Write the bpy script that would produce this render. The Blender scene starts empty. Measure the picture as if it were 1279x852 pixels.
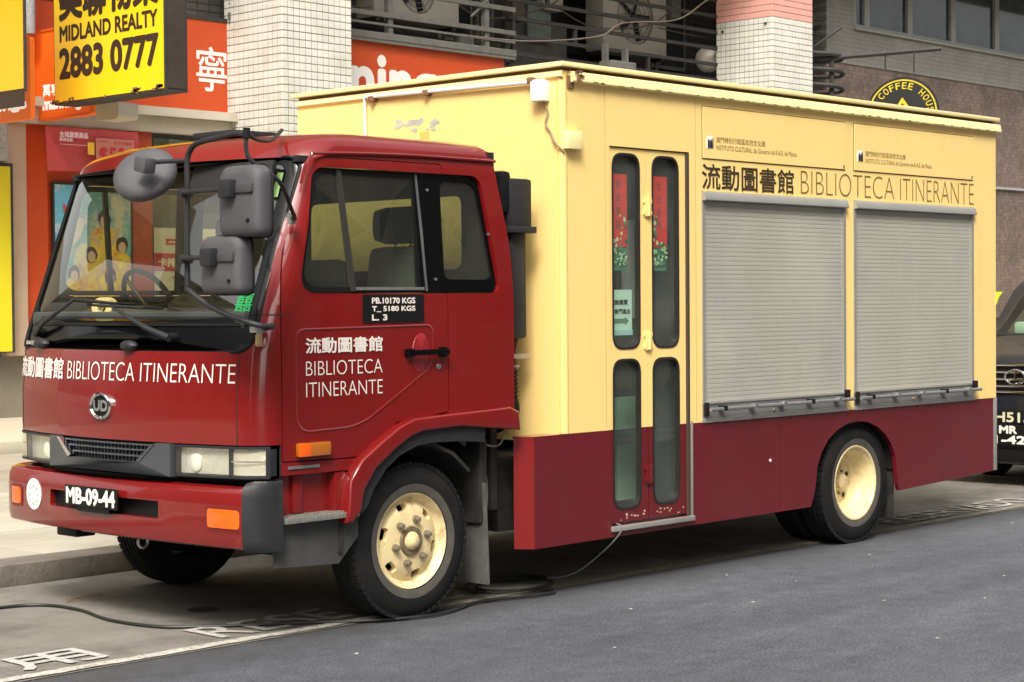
import bpy, bmesh, math, random
from mathutils import Vector, Matrix
from mathutils.geometry import tessellate_polygon
random.seed(7)
sc = bpy.context.scene
PI = math.pi
# ------------------------------------------------------------ camera
CAM = Vector((-7.71244, -6.89312, 1.62900))
F = Vector((0.72677506, 0.68653651, -0.02157828)); R = Vector((0.6865673, -0.7270314, -0.00711884)); U = Vector((0.02057543, 0.00964114, 0.99974182))
cd = bpy.data.cameras.new('camera'); co = bpy.data.objects.new('camera', cd); sc.collection.objects.link(co)
co.matrix_world = Matrix(((R.x, U.x, -F.x, CAM.x), (R.y, U.y, -F.y, CAM.y), (R.z, U.z, -F.z, CAM.z), (0, 0, 0, 1)))
cd.sensor_width = 36; cd.lens = 2355.38 / 1279 * 36; cd.clip_end = 2000; cd.clip_start = .1
sc.camera = co
# ------------------------------------------------------------ world, sun, exposure
SUN_EL, SUN_AZ = math.radians(48), math.radians(216)      # direction towards the sun, azimuth measured from +X
w = bpy.data.worlds.new('World'); sc.world = w; w.use_nodes = True
nt = w.node_tree; bg = nt.nodes['Background']
sky = nt.nodes.new('ShaderNodeTexSky'); sky.sky_type = 'NISHITA'; sky.sun_disc = False
sky.sun_elevation = SUN_EL; sky.sun_rotation = math.radians(90) - SUN_AZ; sky.dust_density = 5; sky.air_density = 1.2; sky.ozone_density = 1
hs = nt.nodes.new('ShaderNodeHueSaturation'); hs.inputs['Saturation'].default_value = .22; hs.inputs['Value'].default_value = 1.0
nt.links.new(sky.outputs[0], hs.inputs['Color'])
wm = nt.nodes.new('ShaderNodeMix'); wm.data_type = 'RGBA'; wm.blend_type = 'MULTIPLY'; wm.inputs[0].default_value = 1; wm.inputs[7].default_value = (1.0, .985, .925, 1)
nt.links.new(hs.outputs[0], wm.inputs[6]); nt.links.new(wm.outputs[2], bg.inputs[0]); bg.inputs[1].default_value = .15
sl = bpy.data.lights.new('sun', 'SUN'); so = bpy.data.objects.new('sun', sl); sc.collection.objects.link(so)
sl.energy = 1.5; sl.angle = math.radians(18); sl.color = (1, .965, .90)
so.rotation_euler = Vector((math.cos(SUN_EL) * math.cos(SUN_AZ), math.cos(SUN_EL) * math.sin(SUN_AZ), math.sin(SUN_EL))).to_track_quat('Z', 'Y').to_euler()
sc.view_settings.view_transform = 'Standard'; sc.view_settings.look = 'None'; sc.view_settings.exposure = 1.12; sc.view_settings.gamma = 1
sc.cycles.max_bounces = 8; sc.cycles.transparent_max_bounces = 16

# ------------------------------------------------------------ materials
MATS = {}
def mat(name, col, rough=.6, metal=0, var=.0, vscale=4, bump=0, bscale=60, coat=0, emit=0, dirt=None, ds=3, dcut=(.5, .7), spec=.5, stretch=None):
    """procedural principled: noise colour variation, noise bump, blotchy dirt colour"""
    if name in MATS: return MATS[name]
    m = bpy.data.materials.new(name); MATS[name] = m; m.use_nodes = True
    n, l = m.node_tree.nodes, m.node_tree.links
    b = n['Principled BSDF']
    b.inputs['Base Color'].default_value = (*col, 1); b.inputs['Roughness'].default_value = rough; b.inputs['Metallic'].default_value = metal
    b.inputs['Coat Weight'].default_value = coat; b.inputs['Coat Roughness'].default_value = .035; b.inputs['Specular IOR Level'].default_value = spec
    if emit: b.inputs['Emission Color'].default_value = (*col, 1); b.inputs['Emission Strength'].default_value = emit
    tc = n.new('ShaderNodeTexCoord'); src = tc.outputs['Object']
    if stretch:
        mp = n.new('ShaderNodeMapping'); mp.inputs['Scale'].default_value = stretch; l.new(src, mp.inputs[0]); src = mp.outputs[0]
    cur = None
    if var:
        t = n.new('ShaderNodeTexNoise'); t.inputs['Scale'].default_value = vscale; t.inputs['Detail'].default_value = 8; t.inputs['Roughness'].default_value = .65; l.new(src, t.inputs[0])
        r = n.new('ShaderNodeMapRange'); r.inputs[1].default_value = .3; r.inputs[2].default_value = .7; r.inputs[3].default_value = 1 - var; r.inputs[4].default_value = 1 + var; l.new(t.outputs[0], r.inputs[0])
        mx = n.new('ShaderNodeMix'); mx.data_type = 'RGBA'; mx.blend_type = 'MULTIPLY'; mx.inputs[0].default_value = 1; mx.inputs[6].default_value = (*col, 1); l.new(r.outputs[0], mx.inputs[7])
        cur = mx.outputs[2]
    if dirt:
        t = n.new('ShaderNodeTexNoise'); t.inputs['Scale'].default_value = ds; t.inputs['Detail'].default_value = 10; t.inputs['Roughness'].default_value = .7; l.new(src, t.inputs[0])
        r = n.new('ShaderNodeMapRange'); r.inputs[1].default_value = dcut[0]; r.inputs[2].default_value = dcut[1]; l.new(t.outputs[0], r.inputs[0])
        mx = n.new('ShaderNodeMix'); mx.data_type = 'RGBA'; mx.inputs[7].default_value = (*dirt[:3], 1)
        m2 = n.new('ShaderNodeMath'); m2.operation = 'MULTIPLY'; m2.inputs[1].default_value = dirt[3] if len(dirt) > 3 else .8
        l.new(r.outputs[0], m2.inputs[0]); l.new(m2.outputs[0], mx.inputs[0])
        if cur: l.new(cur, mx.inputs[6])
        else: mx.inputs[6].default_value = (*col, 1)
        cur = mx.outputs[2]
    if cur: l.new(cur, b.inputs['Base Color'])
    if bump:
        t = n.new('ShaderNodeTexNoise'); t.inputs['Scale'].default_value = bscale; t.inputs['Detail'].default_value = 6; l.new(src, t.inputs[0])
        bp = n.new('ShaderNodeBump'); bp.inputs['Strength'].default_value = bump; bp.inputs['Distance'].default_value = .01; l.new(t.outputs[0], bp.inputs['Height']); l.new(bp.outputs[0], b.inputs['Normal'])
    return m
def glass(name, tint, ior=1.5, rough=0.0, bump=0, haze=0, haze_col=(.5, .5, .46)):
    if name in MATS: return MATS[name]
    m = bpy.data.materials.new(name); MATS[name] = m; m.use_nodes = True
    n, l = m.node_tree.nodes, m.node_tree.links; n.remove(n['Principled BSDF']); out = n['Material Output']
    tr = n.new('ShaderNodeBsdfTransparent'); tr.inputs[0].default_value = (*tint, 1)
    gl = n.new('ShaderNodeBsdfGlossy'); gl.inputs['Roughness'].default_value = rough; gl.inputs[0].default_value = (1, 1, 1, 1)
    lw = n.new('ShaderNodeLayerWeight'); lw.inputs[0].default_value = .5; mx = n.new('ShaderNodeMixShader'); f0 = ((ior - 1) / (ior + 1)) ** 2 * 1.6
    pw = n.new('ShaderNodeMath'); pw.operation = 'POWER'; pw.inputs[1].default_value = 5; l.new(lw.outputs['Facing'], pw.inputs[0])
    fr = n.new('ShaderNodeMath'); fr.operation = 'MULTIPLY_ADD'; fr.inputs[1].default_value = 1 - f0; fr.inputs[2].default_value = f0; l.new(pw.outputs[0], fr.inputs[0])
    l.new(fr.outputs[0], mx.inputs[0]); l.new(tr.outputs[0], mx.inputs[1]); l.new(gl.outputs[0], mx.inputs[2]); l.new(mx.outputs[0], out.inputs[0])
    if haze:                                                     # pale dusty haze mixed in, standing in for light on the pane
        df = n.new('ShaderNodeBsdfDiffuse'); df.inputs[0].default_value = (*haze_col, 1); m2 = n.new('ShaderNodeMixShader'); tc = n.new('ShaderNodeTexCoord'); t = n.new('ShaderNodeTexNoise'); t.inputs['Scale'].default_value = 2.5; t.inputs['Detail'].default_value = 8
        l.new(tc.outputs['Object'], t.inputs[0]); r = n.new('ShaderNodeMapRange'); r.inputs[1].default_value = .3; r.inputs[2].default_value = .7; r.inputs[3].default_value = haze * .4; r.inputs[4].default_value = haze * 1.6; l.new(t.outputs[0], r.inputs[0])
        l.new(r.outputs[0], m2.inputs[0]); l.new(mx.outputs[0], m2.inputs[1]); l.new(df.outputs[0], m2.inputs[2]); l.new(m2.outputs[0], out.inputs[0])
    if bump:
        tc = n.new('ShaderNodeTexCoord'); t = n.new('ShaderNodeTexNoise'); t.inputs['Scale'].default_value = 3; l.new(tc.outputs['Object'], t.inputs[0])
        bp = n.new('ShaderNodeBump'); bp.inputs['Strength'].default_value = bump; bp.inputs['Distance'].default_value = .05; l.new(t.outputs[0], bp.inputs['Height']); l.new(bp.outputs[0], gl.inputs['Normal'])
    return m
def brickmat(name, c1, c2, mortar, bw, bh, msize, rough=.6, axis='XZ', off=.0, bias=0, var=.1, bump=.4):
    m = bpy.data.materials.new(name); MATS[name] = m; m.use_nodes = True
    n, l = m.node_tree.nodes, m.node_tree.links; b = n['Principled BSDF']; b.inputs['Roughness'].default_value = rough
    tc = n.new('ShaderNodeTexCoord'); sp = n.new('ShaderNodeSeparateXYZ'); cb = n.new('ShaderNodeCombineXYZ'); l.new(tc.outputs['Object'], sp.inputs[0])
    l.new(sp.outputs['XYZ'.index(axis[0])], cb.inputs[0]); l.new(sp.outputs['XYZ'.index(axis[1])], cb.inputs[1])
    k = n.new('ShaderNodeTexBrick'); k.offset = off; k.inputs['Scale'].default_value = 1; k.inputs['Brick Width'].default_value = bw; k.inputs['Row Height'].default_value = bh; k.inputs['Mortar Size'].default_value = msize
    k.inputs['Color1'].default_value = (*c1, 1); k.inputs['Color2'].default_value = (*c2, 1); k.inputs['Mortar'].default_value = (*mortar, 1); k.inputs['Bias'].default_value = bias; l.new(cb.outputs[0], k.inputs[0])
    t = n.new('ShaderNodeTexNoise'); t.inputs['Scale'].default_value = 1.3; t.inputs['Detail'].default_value = 6; l.new(tc.outputs['Object'], t.inputs[0])
    r = n.new('ShaderNodeMapRange'); r.inputs[1].default_value = .3; r.inputs[2].default_value = .7; r.inputs[3].default_value = 1 - var; r.inputs[4].default_value = 1 + var; l.new(t.outputs[0], r.inputs[0])
    mx = n.new('ShaderNodeMix'); mx.data_type = 'RGBA'; mx.blend_type = 'MULTIPLY'; mx.inputs[0].default_value = 1; l.new(k.outputs[0], mx.inputs[6]); l.new(r.outputs[0], mx.inputs[7]); l.new(mx.outputs[2], b.inputs['Base Color'])
    bp = n.new('ShaderNodeBump'); bp.inputs['Strength'].default_value = bump; bp.inputs['Distance'].default_value = .01; bp.invert = True; l.new(k.outputs['Fac'], bp.inputs['Height']); l.new(bp.outputs[0], b.inputs['Normal'])
    return m
RED = mat('red_paint', (.178, .0066, .0065), .26, var=.06, vscale=2, coat=.8, bump=.03, bscale=3, dirt=(.17, .012, .012, .5), ds=4, spec=.3)
REDB = mat('red_skirt_paint', (.125, .007, .011), .40, var=.12, vscale=2, coat=.6, bump=.55, bscale=1.7, spec=.3, dirt=(.085, .022, .022, .45), ds=2.2, dcut=(.48, .75))
YEL = mat('cream_yellow_paint', (.93, .665, .245), .45, var=.04, vscale=1.5, coat=.3, bump=.10, bscale=1.2, dirt=(.66, .46, .18, .42), ds=1.5, dcut=(.50, .80), stretch=(2.2, 2.2, .45))
YELP = mat('pale_cream_paint', (.90, .74, .36), .5, var=.04, vscale=1.5, coat=.2, dirt=(.55, .42, .22, .5), ds=4, dcut=(.58, .75))
RUST = mat('rust_stain', (.20, .10, .045), .8, var=.4, vscale=30)
SEAM = mat('brown_seam', (.16, .09, .03), .8)
BLK = mat('black_trim', (.007, .007, .0075), .5, spec=.25)
BLKG = mat('gloss_black_trim', (.003, .003, .004), .12, spec=.22)
DKG = mat('dark_grey_plastic', (.022, .022, .025), .5, spec=.35, var=.15, vscale=15, bump=.2, bscale=200)
MIR = mat('mirror_grey_plastic', (.075, .070, .078), .55, var=.08, vscale=20, bump=.35, bscale=350)
CHS = mat('chassis_black', (.014, .013, .012), .7, var=.4, vscale=10, dirt=(.06, .05, .04, .6), ds=8)
RUB = mat('tyre_rubber', (.010, .010, .0105), .7, var=.25, vscale=12, dirt=(.035, .031, .028, .5), ds=9, dcut=(.5, .8), bump=.3, bscale=120, spec=.25)
RUBS = mat('dusty_sidewall', (.075, .068, .058), .75, var=.2, vscale=18)
WHL = mat('cream_wheel_paint', (.74, .60, .33), .45, var=.12, vscale=9, dirt=(.34, .17, .06, .8), ds=11, dcut=(.53, .70))
NUT = mat('wheel_nut_metal', (.30, .26, .19), .5, metal=.5, var=.4, vscale=60, dirt=(.14, .08, .04, .8), ds=60)
ALU = mat('dull_aluminium', (.40, .39, .365), .45, metal=.5, var=.08, vscale=5, bump=.05)
SLT = mat('shutter_grey', (.43, .41, .355), .5, metal=.1, var=.10, vscale=1.6, stretch=(1, 1, .7), dirt=(.30, .30, .29, .5), ds=1.2)
STL = mat('worn_steel', (.42, .42, .42), .35, metal=.8, var=.2, vscale=30)
CHR = mat('chrome', (.75, .75, .77), .12, metal=1)
WHT = mat('white_lettering', (.80, .72, .66), .5)
WHB = mat('white_plastic', (.85, .83, .78), .5, var=.04)
BLT = mat('dark_brown_lettering', (.045, .030, .012), .5)
THN = mat('thin_brown_lettering', (.17, .115, .035), .5)
AMB = mat('amber_lens', (.80, .11, .004), .2, coat=.6, emit=.05)
AMBD = mat('amber_dark_lens', (.45, .13, .012), .2, coat=1)
REF = mat('lamp_reflector', (.88, .87, .80), .22, metal=.6, bump=.9, bscale=9, stretch=(1, 5, .6))
LENS = glass('clear_lens', (.95, .95, .90))
RGL = glass('rear_glass', (.27, .33, .25), 1.5, haze=.1, haze_col=(.2, .22, .16))
GLS = glass('cab_glass', (.66, .70, .62), 1.6, haze=.022)
WGL = glass('windscreen_glass', (.88, .80, .52), 1.75, haze=.018, haze_col=(.5, .44, .28))  # amber tint and haze stand in for golden reflections
DGL = glass('bus_door_glass', (.86, .92, .86), 1.6, bump=.05, haze=.11, haze_col=(.40, .45, .40))
SGL = glass('shop_glass', (.70, .74, .66), 1.5)
SEAT = mat('seat_cloth', (.085, .10, .09), .9, var=.15, vscale=8)
INT = mat('cab_interior', (.010, .010, .010), .8, var=.2)
PNL = mat('interior_panel', (.22, .24, .21), .7, var=.15, vscale=3)
ORG = mat('orange_sign', (.50, .062, .010), .45, var=.04)
ORS = mat('lit_orange_box', (.80, .13, .010), .4, var=.04, emit=.10)
YLS = mat('yellow_sign_face', (.80, .52, .008), .4, var=.03, emit=.04, dirt=(.6, .42, .05, .3), ds=4)
YLO = mat('amber_sign_face', (.78, .36, .006), .4, var=.03, emit=.04)
YLL = mat('lemon_sign_face', (.66, .55, .012), .5)
SGT = mat('sign_brown_black', (.035, .018, .008), .6)
DRK = mat('dark_frame_metal', (.03, .028, .027), .6, var=.3)
BEI = mat('beige_fascia', (.50, .45, .36), .7, var=.07, vscale=2, dirt=(.30, .26, .2, .4), ds=3)
PNK = mat('peach_column_paint', (.50, .36, .26), .7, var=.05)
GRYP = mat('grey_painted_pipe', (.34, .36, .36), .6, var=.3, vscale=25)
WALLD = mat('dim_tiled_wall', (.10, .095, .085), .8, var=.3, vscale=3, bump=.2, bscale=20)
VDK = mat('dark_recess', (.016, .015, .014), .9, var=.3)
BARM = mat('sooty_iron', (.025, .022, .021), .7, var=.3, vscale=12)
RAILG = mat('grey_rail_paint', (.13, .125, .115), .6, var=.2, vscale=8)
ACW = mat('dirty_ac_white', (.36, .335, .28), .6, var=.15, vscale=5, dirt=(.22, .19, .14, .6), ds=5)
GROUT = mat('tile_grout', (.24, .215, .175), .8, var=.3, vscale=1.5)
TILE = mat('cream_tile', (.60, .59, .53), .25, var=.10, vscale=3, dirt=(.42, .38, .30, .5), ds=2.5, dcut=(.52, .75), spec=.4)
TILP = mat('pink_tile', (.66, .32, .265), .35, var=.06, vscale=9)
CORDM = mat('cable_rubber', (.012, .012, .012), .5)
PAPER = mat('mint_paper', (.55, .78, .66), .7)

# ------------------------------------------------------------ object helpers
ROOT = {}
def thing(name, label, cat, loc=(0, 0, 0), group=None, kind=None):
    o = bpy.data.objects.new(name, None); sc.collection.objects.link(o); o.location = loc; o.empty_display_size = .2
    o['label'] = label; o['category'] = cat
    if group: o['group'] = group
    if kind: o['kind'] = kind
    ROOT[o.name] = Vector(loc); return o
def off_of(p):
    while p is not None and p.parent is not None: p = p.parent
    return ROOT.get(p.name, Vector()) if p is not None else Vector()
def obj(name, bm, m, parent=None, kind=None, smooth=35, label=None, cat=None, group=None):
    """bmesh (in world coordinates) or mesh -> one object, child of parent"""
    if isinstance(bm, bpy.types.Mesh): me = bm
    else:
        bmesh.ops.recalc_face_normals(bm, faces=bm.faces) if getattr(bm, 'fixn', 0) else None
        me = bpy.data.meshes.new(name); bm.to_mesh(me); bm.free()
    o = bpy.data.objects.new(name, me); sc.collection.objects.link(o)
    for x in (m if isinstance(m, (list, tuple)) else [m]):
        if len(me.materials) < 8: me.materials.append(x)
    if smooth and len(me.polygons):
        me.shade_smooth(); me.set_sharp_from_angle(angle=math.radians(smooth))
    if parent is not None:
        me.transform(Matrix.Translation(-off_of(parent))); o.parent = parent
    if kind: o['kind'] = kind
    if label: o['label'] = label
    if cat: o['category'] = cat
    if group: o['group'] = group
    return o
def newbm(): return bmesh.new()
def box(bm, x0, x1, y0, y1, z0, z1, bev=0, mi=0, rot=None, piv=None):
    t = bmesh.new()
    bmesh.ops.create_cube(t, size=1)
    for v in t.verts: v.co = Vector(((x0 + x1) / 2 + v.co.x * (x1 - x0), (y0 + y1) / 2 + v.co.y * (y1 - y0), (z0 + z1) / 2 + v.co.z * (z1 - z0)))
    if bev: bmesh.ops.bevel(t, geom=t.edges[:], offset=bev, segments=2, affect='EDGES', profile=.6)
    if rot is not None:
        p = Vector(piv) if piv is not None else Vector(((x0 + x1) / 2, (y0 + y1) / 2, (z0 + z1) / 2))
        bmesh.ops.transform(t, matrix=Matrix.Translation(p) @ rot @ Matrix.Translation(-p), verts=t.verts)
    for f in t.faces: f.material_index = mi
    join(bm, t); return bm
def join(bm, t):
    me = bpy.data.meshes.new('tmp'); t.to_mesh(me); t.free(); bm.from_mesh(me); bpy.data.meshes.remove(me)
def bx(*a, **k): return box(newbm(), *a, **k)
def tube(bm, pts, r, seg=8, closed=False, mi=0, cap=True):
    pts = [Vector(p) for p in pts]; n = len(pts); rings = []; prev = None
    for i, p in enumerate(pts):
        a = pts[i - 1] if i > 0 else (pts[-1] if closed else p); b = pts[(i + 1) % n] if (i < n - 1 or closed) else p
        d = (b - a).normalized()
        if prev is None:
            ref = Vector((0, 0, 1)) if abs(d.z) < .9 else Vector((1, 0, 0)); s = d.cross(ref).normalized()
        else: s = (prev - d * prev.dot(d)).normalized()
        prev = s; t = d.cross(s); rr = r[i] if isinstance(r, (list, tuple)) else r
        rings.append([bm.verts.new(p + (s * math.cos(2 * PI * k / seg) + t * math.sin(2 * PI * k / seg)) * rr) for k in range(seg)])
    for i in range(n if closed else n - 1):
        A, B = rings[i], rings[(i + 1) % n]
        for k in range(seg):
            f = bm.faces.new((A[k], A[(k + 1) % seg], B[(k + 1) % seg], B[k])); f.material_index = mi
    if cap and not closed: bm.faces.new(rings[0][::-1]); bm.faces.new(rings[-1])
    return bm
def smooth_path(pts, n=8):
    pts = [Vector(p) for p in pts]; o = []
    for i in range(len(pts) - 1):
        p0 = pts[max(i - 1, 0)]; p1 = pts[i]; p2 = pts[i + 1]; p3 = pts[min(i + 2, len(pts) - 1)]
        for k in range(n):
            t = k / n; o.append(.5 * ((2 * p1) + (p2 - p0) * t + (2 * p0 - 5 * p1 + 4 * p2 - p3) * t * t + (3 * p1 - p0 - 3 * p2 + p3) * t ** 3))
    o.append(pts[-1]); return o
def roundp(poly, r, n=5):
    """round the corners of a 2D polygon; r number or list"""
    out = []; N = len(poly)
    for i in range(N):
        p = Vector(poly[i]); a = Vector(poly[i - 1]); b = Vector(poly[(i + 1) % N]); rr = r[i] if isinstance(r, (list, tuple)) else r
        rr = max(rr, .002)
        da = (a - p); db = (b - p); k = min(rr, da.length * .49, db.length * .49); A = p + da.normalized() * k; B = p + db.normalized() * k
        for j in range(n + 1):
            t = j / n; q = A * (1 - t) ** 2 + p * 2 * t * (1 - t) + B * t * t; out.append(tuple(q))
    return out
def rrect(a0, a1, b0, b1, r, n=5): return roundp([(a0, b0), (a1, b0), (a1, b1), (a0, b1)], r, n)
def prism(bm, poly, ax, c0, c1, mi=0):
    """extrude a 2D polygon: ax='y' poly=(x,z); ax='x' poly=(y,z); ax='z' poly=(x,y)"""
    def P(a, b, c): return {'y': (a, c, b), 'x': (c, a, b), 'z': (a, b, c)}[ax]
    A = [bm.verts.new(P(a, b, c0)) for a, b in poly]; B = [bm.verts.new(P(a, b, c1)) for a, b in poly]; n = len(poly)
    fs = [bm.faces.new(A[::-1]), bm.faces.new(B)]
    for i in range(n): fs.append(bm.faces.new((A[i], A[(i + 1) % n], B[(i + 1) % n], B[i])))
    for f in fs: f.material_index = mi
    bmesh.ops.recalc_face_normals(bm, faces=fs)
    return bm
def pr(*a, **k): return prism(newbm(), *a, **k)
def patch(bm, outline, fn, scales=(0, .25, .5, .75, .9, 1), center=None, mi=0):
    """disc-like grid filling a 2D outline, mapped by fn(a,b)->3D"""
    n = len(outline); c = center or (sum(p[0] for p in outline) / n, sum(p[1] for p in outline) / n); rings = []
    for s in scales:
        if s == 0: rings.append([bm.verts.new(fn(*c))]); continue
        rings.append([bm.verts.new(fn(c[0] + (p[0] - c[0]) * s, c[1] + (p[1] - c[1]) * s)) for p in outline])
    for A, B in zip(rings, rings[1:]):
        for i in range(n):
            j = (i + 1) % n
            f = bm.faces.new((A[0], B[i], B[j])) if len(A) == 1 else bm.faces.new((A[i], B[i], B[j], A[j]))
            f.material_index = mi
    return bm
def ringpatch(bm, o1, o2, fn, n=2, mi=0):
    rs = []
    for k in range(n + 1):
        t = k / n; rs.append([bm.verts.new(fn(a[0] + (b[0] - a[0]) * t, a[1] + (b[1] - a[1]) * t)) for a, b in zip(o1, o2)])
    for A, B in zip(rs, rs[1:]):
        for i in range(len(A)): bm.faces.new((A[i], B[i], B[(i + 1) % len(A)], A[(i + 1) % len(A)])).material_index = mi
    return bm
def thicken(bm, d, vec=None):
    """give an open sheet a thickness of d"""
    bmesh.ops.recalc_face_normals(bm, faces=bm.faces); bm.normal_update(); fs = bm.faces[:]
    cp = {v: bm.verts.new(v.co + (Vector(vec) * d if vec else -v.normal * d)) for v in bm.verts[:] if v.link_faces}
    ed = [e for e in bm.edges if len(e.link_faces) == 1]
    for f in fs: bm.faces.new([cp[v] for v in reversed(f.verts)]).material_index = f.material_index
    for e in ed:
        try: bm.faces.new((e.verts[0], e.verts[1], cp[e.verts[1]], cp[e.verts[0]]))
        except ValueError: pass
    bmesh.ops.recalc_face_normals(bm, faces=bm.faces); return bm
def lathe(bm, prof, c, ax='y', seg=48, closed=False, mi=0, a0=0, a1=2 * PI):
    """prof: (radius, along). closed profile => solid ring"""
    full = abs(a1 - a0 - 2 * PI) < 1e-6; N = seg if full else seg + 1; rings = []
    for k in range(N):
        a = a0 + (a1 - a0) * k / seg; ca, sa = math.cos(a), math.sin(a)
        row = []
        for r, h in prof:
            p = {'y': (r * ca, h, r * sa), 'x': (h, r * ca, r * sa), 'z': (r * ca, r * sa, h)}[ax]
            row.append(bm.verts.new((c[0] + p[0], c[1] + p[1], c[2] + p[2])))
        rings.append(row)
    M = len(prof)
    for k in range(seg):
        A, B = rings[k], rings[(k + 1) % N]
        for i in range(M if closed else M - 1):
            j = (i + 1) % M; f = bm.faces.new((A[i], A[j], B[j], B[i])); f.material_index = mi
    bmesh.ops.remove_doubles(bm, verts=bm.verts, dist=1e-6)
    bmesh.ops.recalc_face_normals(bm, faces=bm.faces)
    return bm
def boolean(bm, cutters, op='DIFFERENCE', solver='EXACT'):
    """bm minus each cutter bmesh, returns bmesh"""
    a = bpy.data.meshes.new('a'); bmesh.ops.recalc_face_normals(bm, faces=bm.faces); bm.to_mesh(a); bm.free(); oa = bpy.data.objects.new('a', a); sc.collection.objects.link(oa)
    tmp = []
    for cbm in cutters:
        bmesh.ops.recalc_face_normals(cbm, faces=cbm.faces)
        me = bpy.data.meshes.new('c'); cbm.to_mesh(me); cbm.free(); oc = bpy.data.objects.new('c', me); sc.collection.objects.link(oc); tmp.append(oc)
        md = oa.modifiers.new('b', 'BOOLEAN'); md.object = oc; md.operation = op; md.solver = solver
    bpy.context.view_layer.update()
    ev = oa.evaluated_get(bpy.context.evaluated_depsgraph_get()); me = bpy.data.meshes.new_from_object(ev)
    out = bmesh.new(); out.from_mesh(me)
    for o in tmp + [oa]: 
        d = o.data; bpy.data.objects.remove(o); bpy.data.meshes.remove(d)
    bpy.data.meshes.remove(me); return out
TC = {}
def textgeo(s, offset=0):
    k = (s, offset)
    if k not in TC:
        c = bpy.data.curves.new('t', 'FONT'); c.body = s; c.offset = offset; c.fill_mode = 'FRONT'; c.resolution_u = 4
        o = bpy.data.objects.new('t', c); sc.collection.objects.link(o); bpy.context.view_layer.update()
        me = bpy.data.meshes.new_from_object(o.evaluated_get(bpy.context.evaluated_depsgraph_get()))
        vs = [tuple(v.co) for v in me.vertices]; fs = [tuple(p.vertices) for p in me.polygons]
        bpy.data.objects.remove(o); bpy.data.curves.remove(c); bpy.data.meshes.remove(me); TC[k] = (vs, fs)
    return TC[k]
def text(bm, s, a0, a1, b0, b1, fn, bold=0, offset=0, mi=0, fit=True, skew=0, cap=None):
    """fill s into the rectangle a0..a1 x b0..b1 (2D), fn(a,b,layer)->3D. bold: stroke growth in metres"""
    vs, fs = textgeo(s, offset)
    if not vs: return bm
    x0 = min(v[0] for v in vs); x1 = max(v[0] for v in vs); y0 = min(v[1] for v in vs); y1 = max(v[1] for v in vs)
    if cap: y0, y1 = cap
    sh = [(0, 0)] if not bold else [(0, 0), (bold, 0), (-bold, 0), (0, bold), (0, -bold), (bold * .7, bold * .7), (-bold * .7, -bold * .7), (bold * .7, -bold * .7), (-bold * .7, bold * .7)]
    for k, (dx, dy) in enumerate(sh):
        V = [bm.verts.new(fn(a0 + (v[0] - x0) / (x1 - x0) * (a1 - a0) + dx + skew * (v[1] - y0) / (y1 - y0) * (b1 - b0), b0 + (v[1] - y0) / (y1 - y0) * (b1 - b0) + dy, k * .0002)) for v in vs]
        for f in fs:
            try: bm.faces.new([V[i] for i in f]).material_index = mi
            except ValueError: pass
    return bm
def onY(y): return lambda a, b, k: (a, y - k, b)            # lettering on a street-facing plane
def onX(x): return lambda a, b, k: (x - k, -a, b)           # lettering on a plane facing the truck's front; a = -y
def onZ(z): return lambda a, b, k: (a, b, z + k)
def sub(name, bm, m, parent, **k): return obj(name, bm, m, parent, **k)

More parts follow.
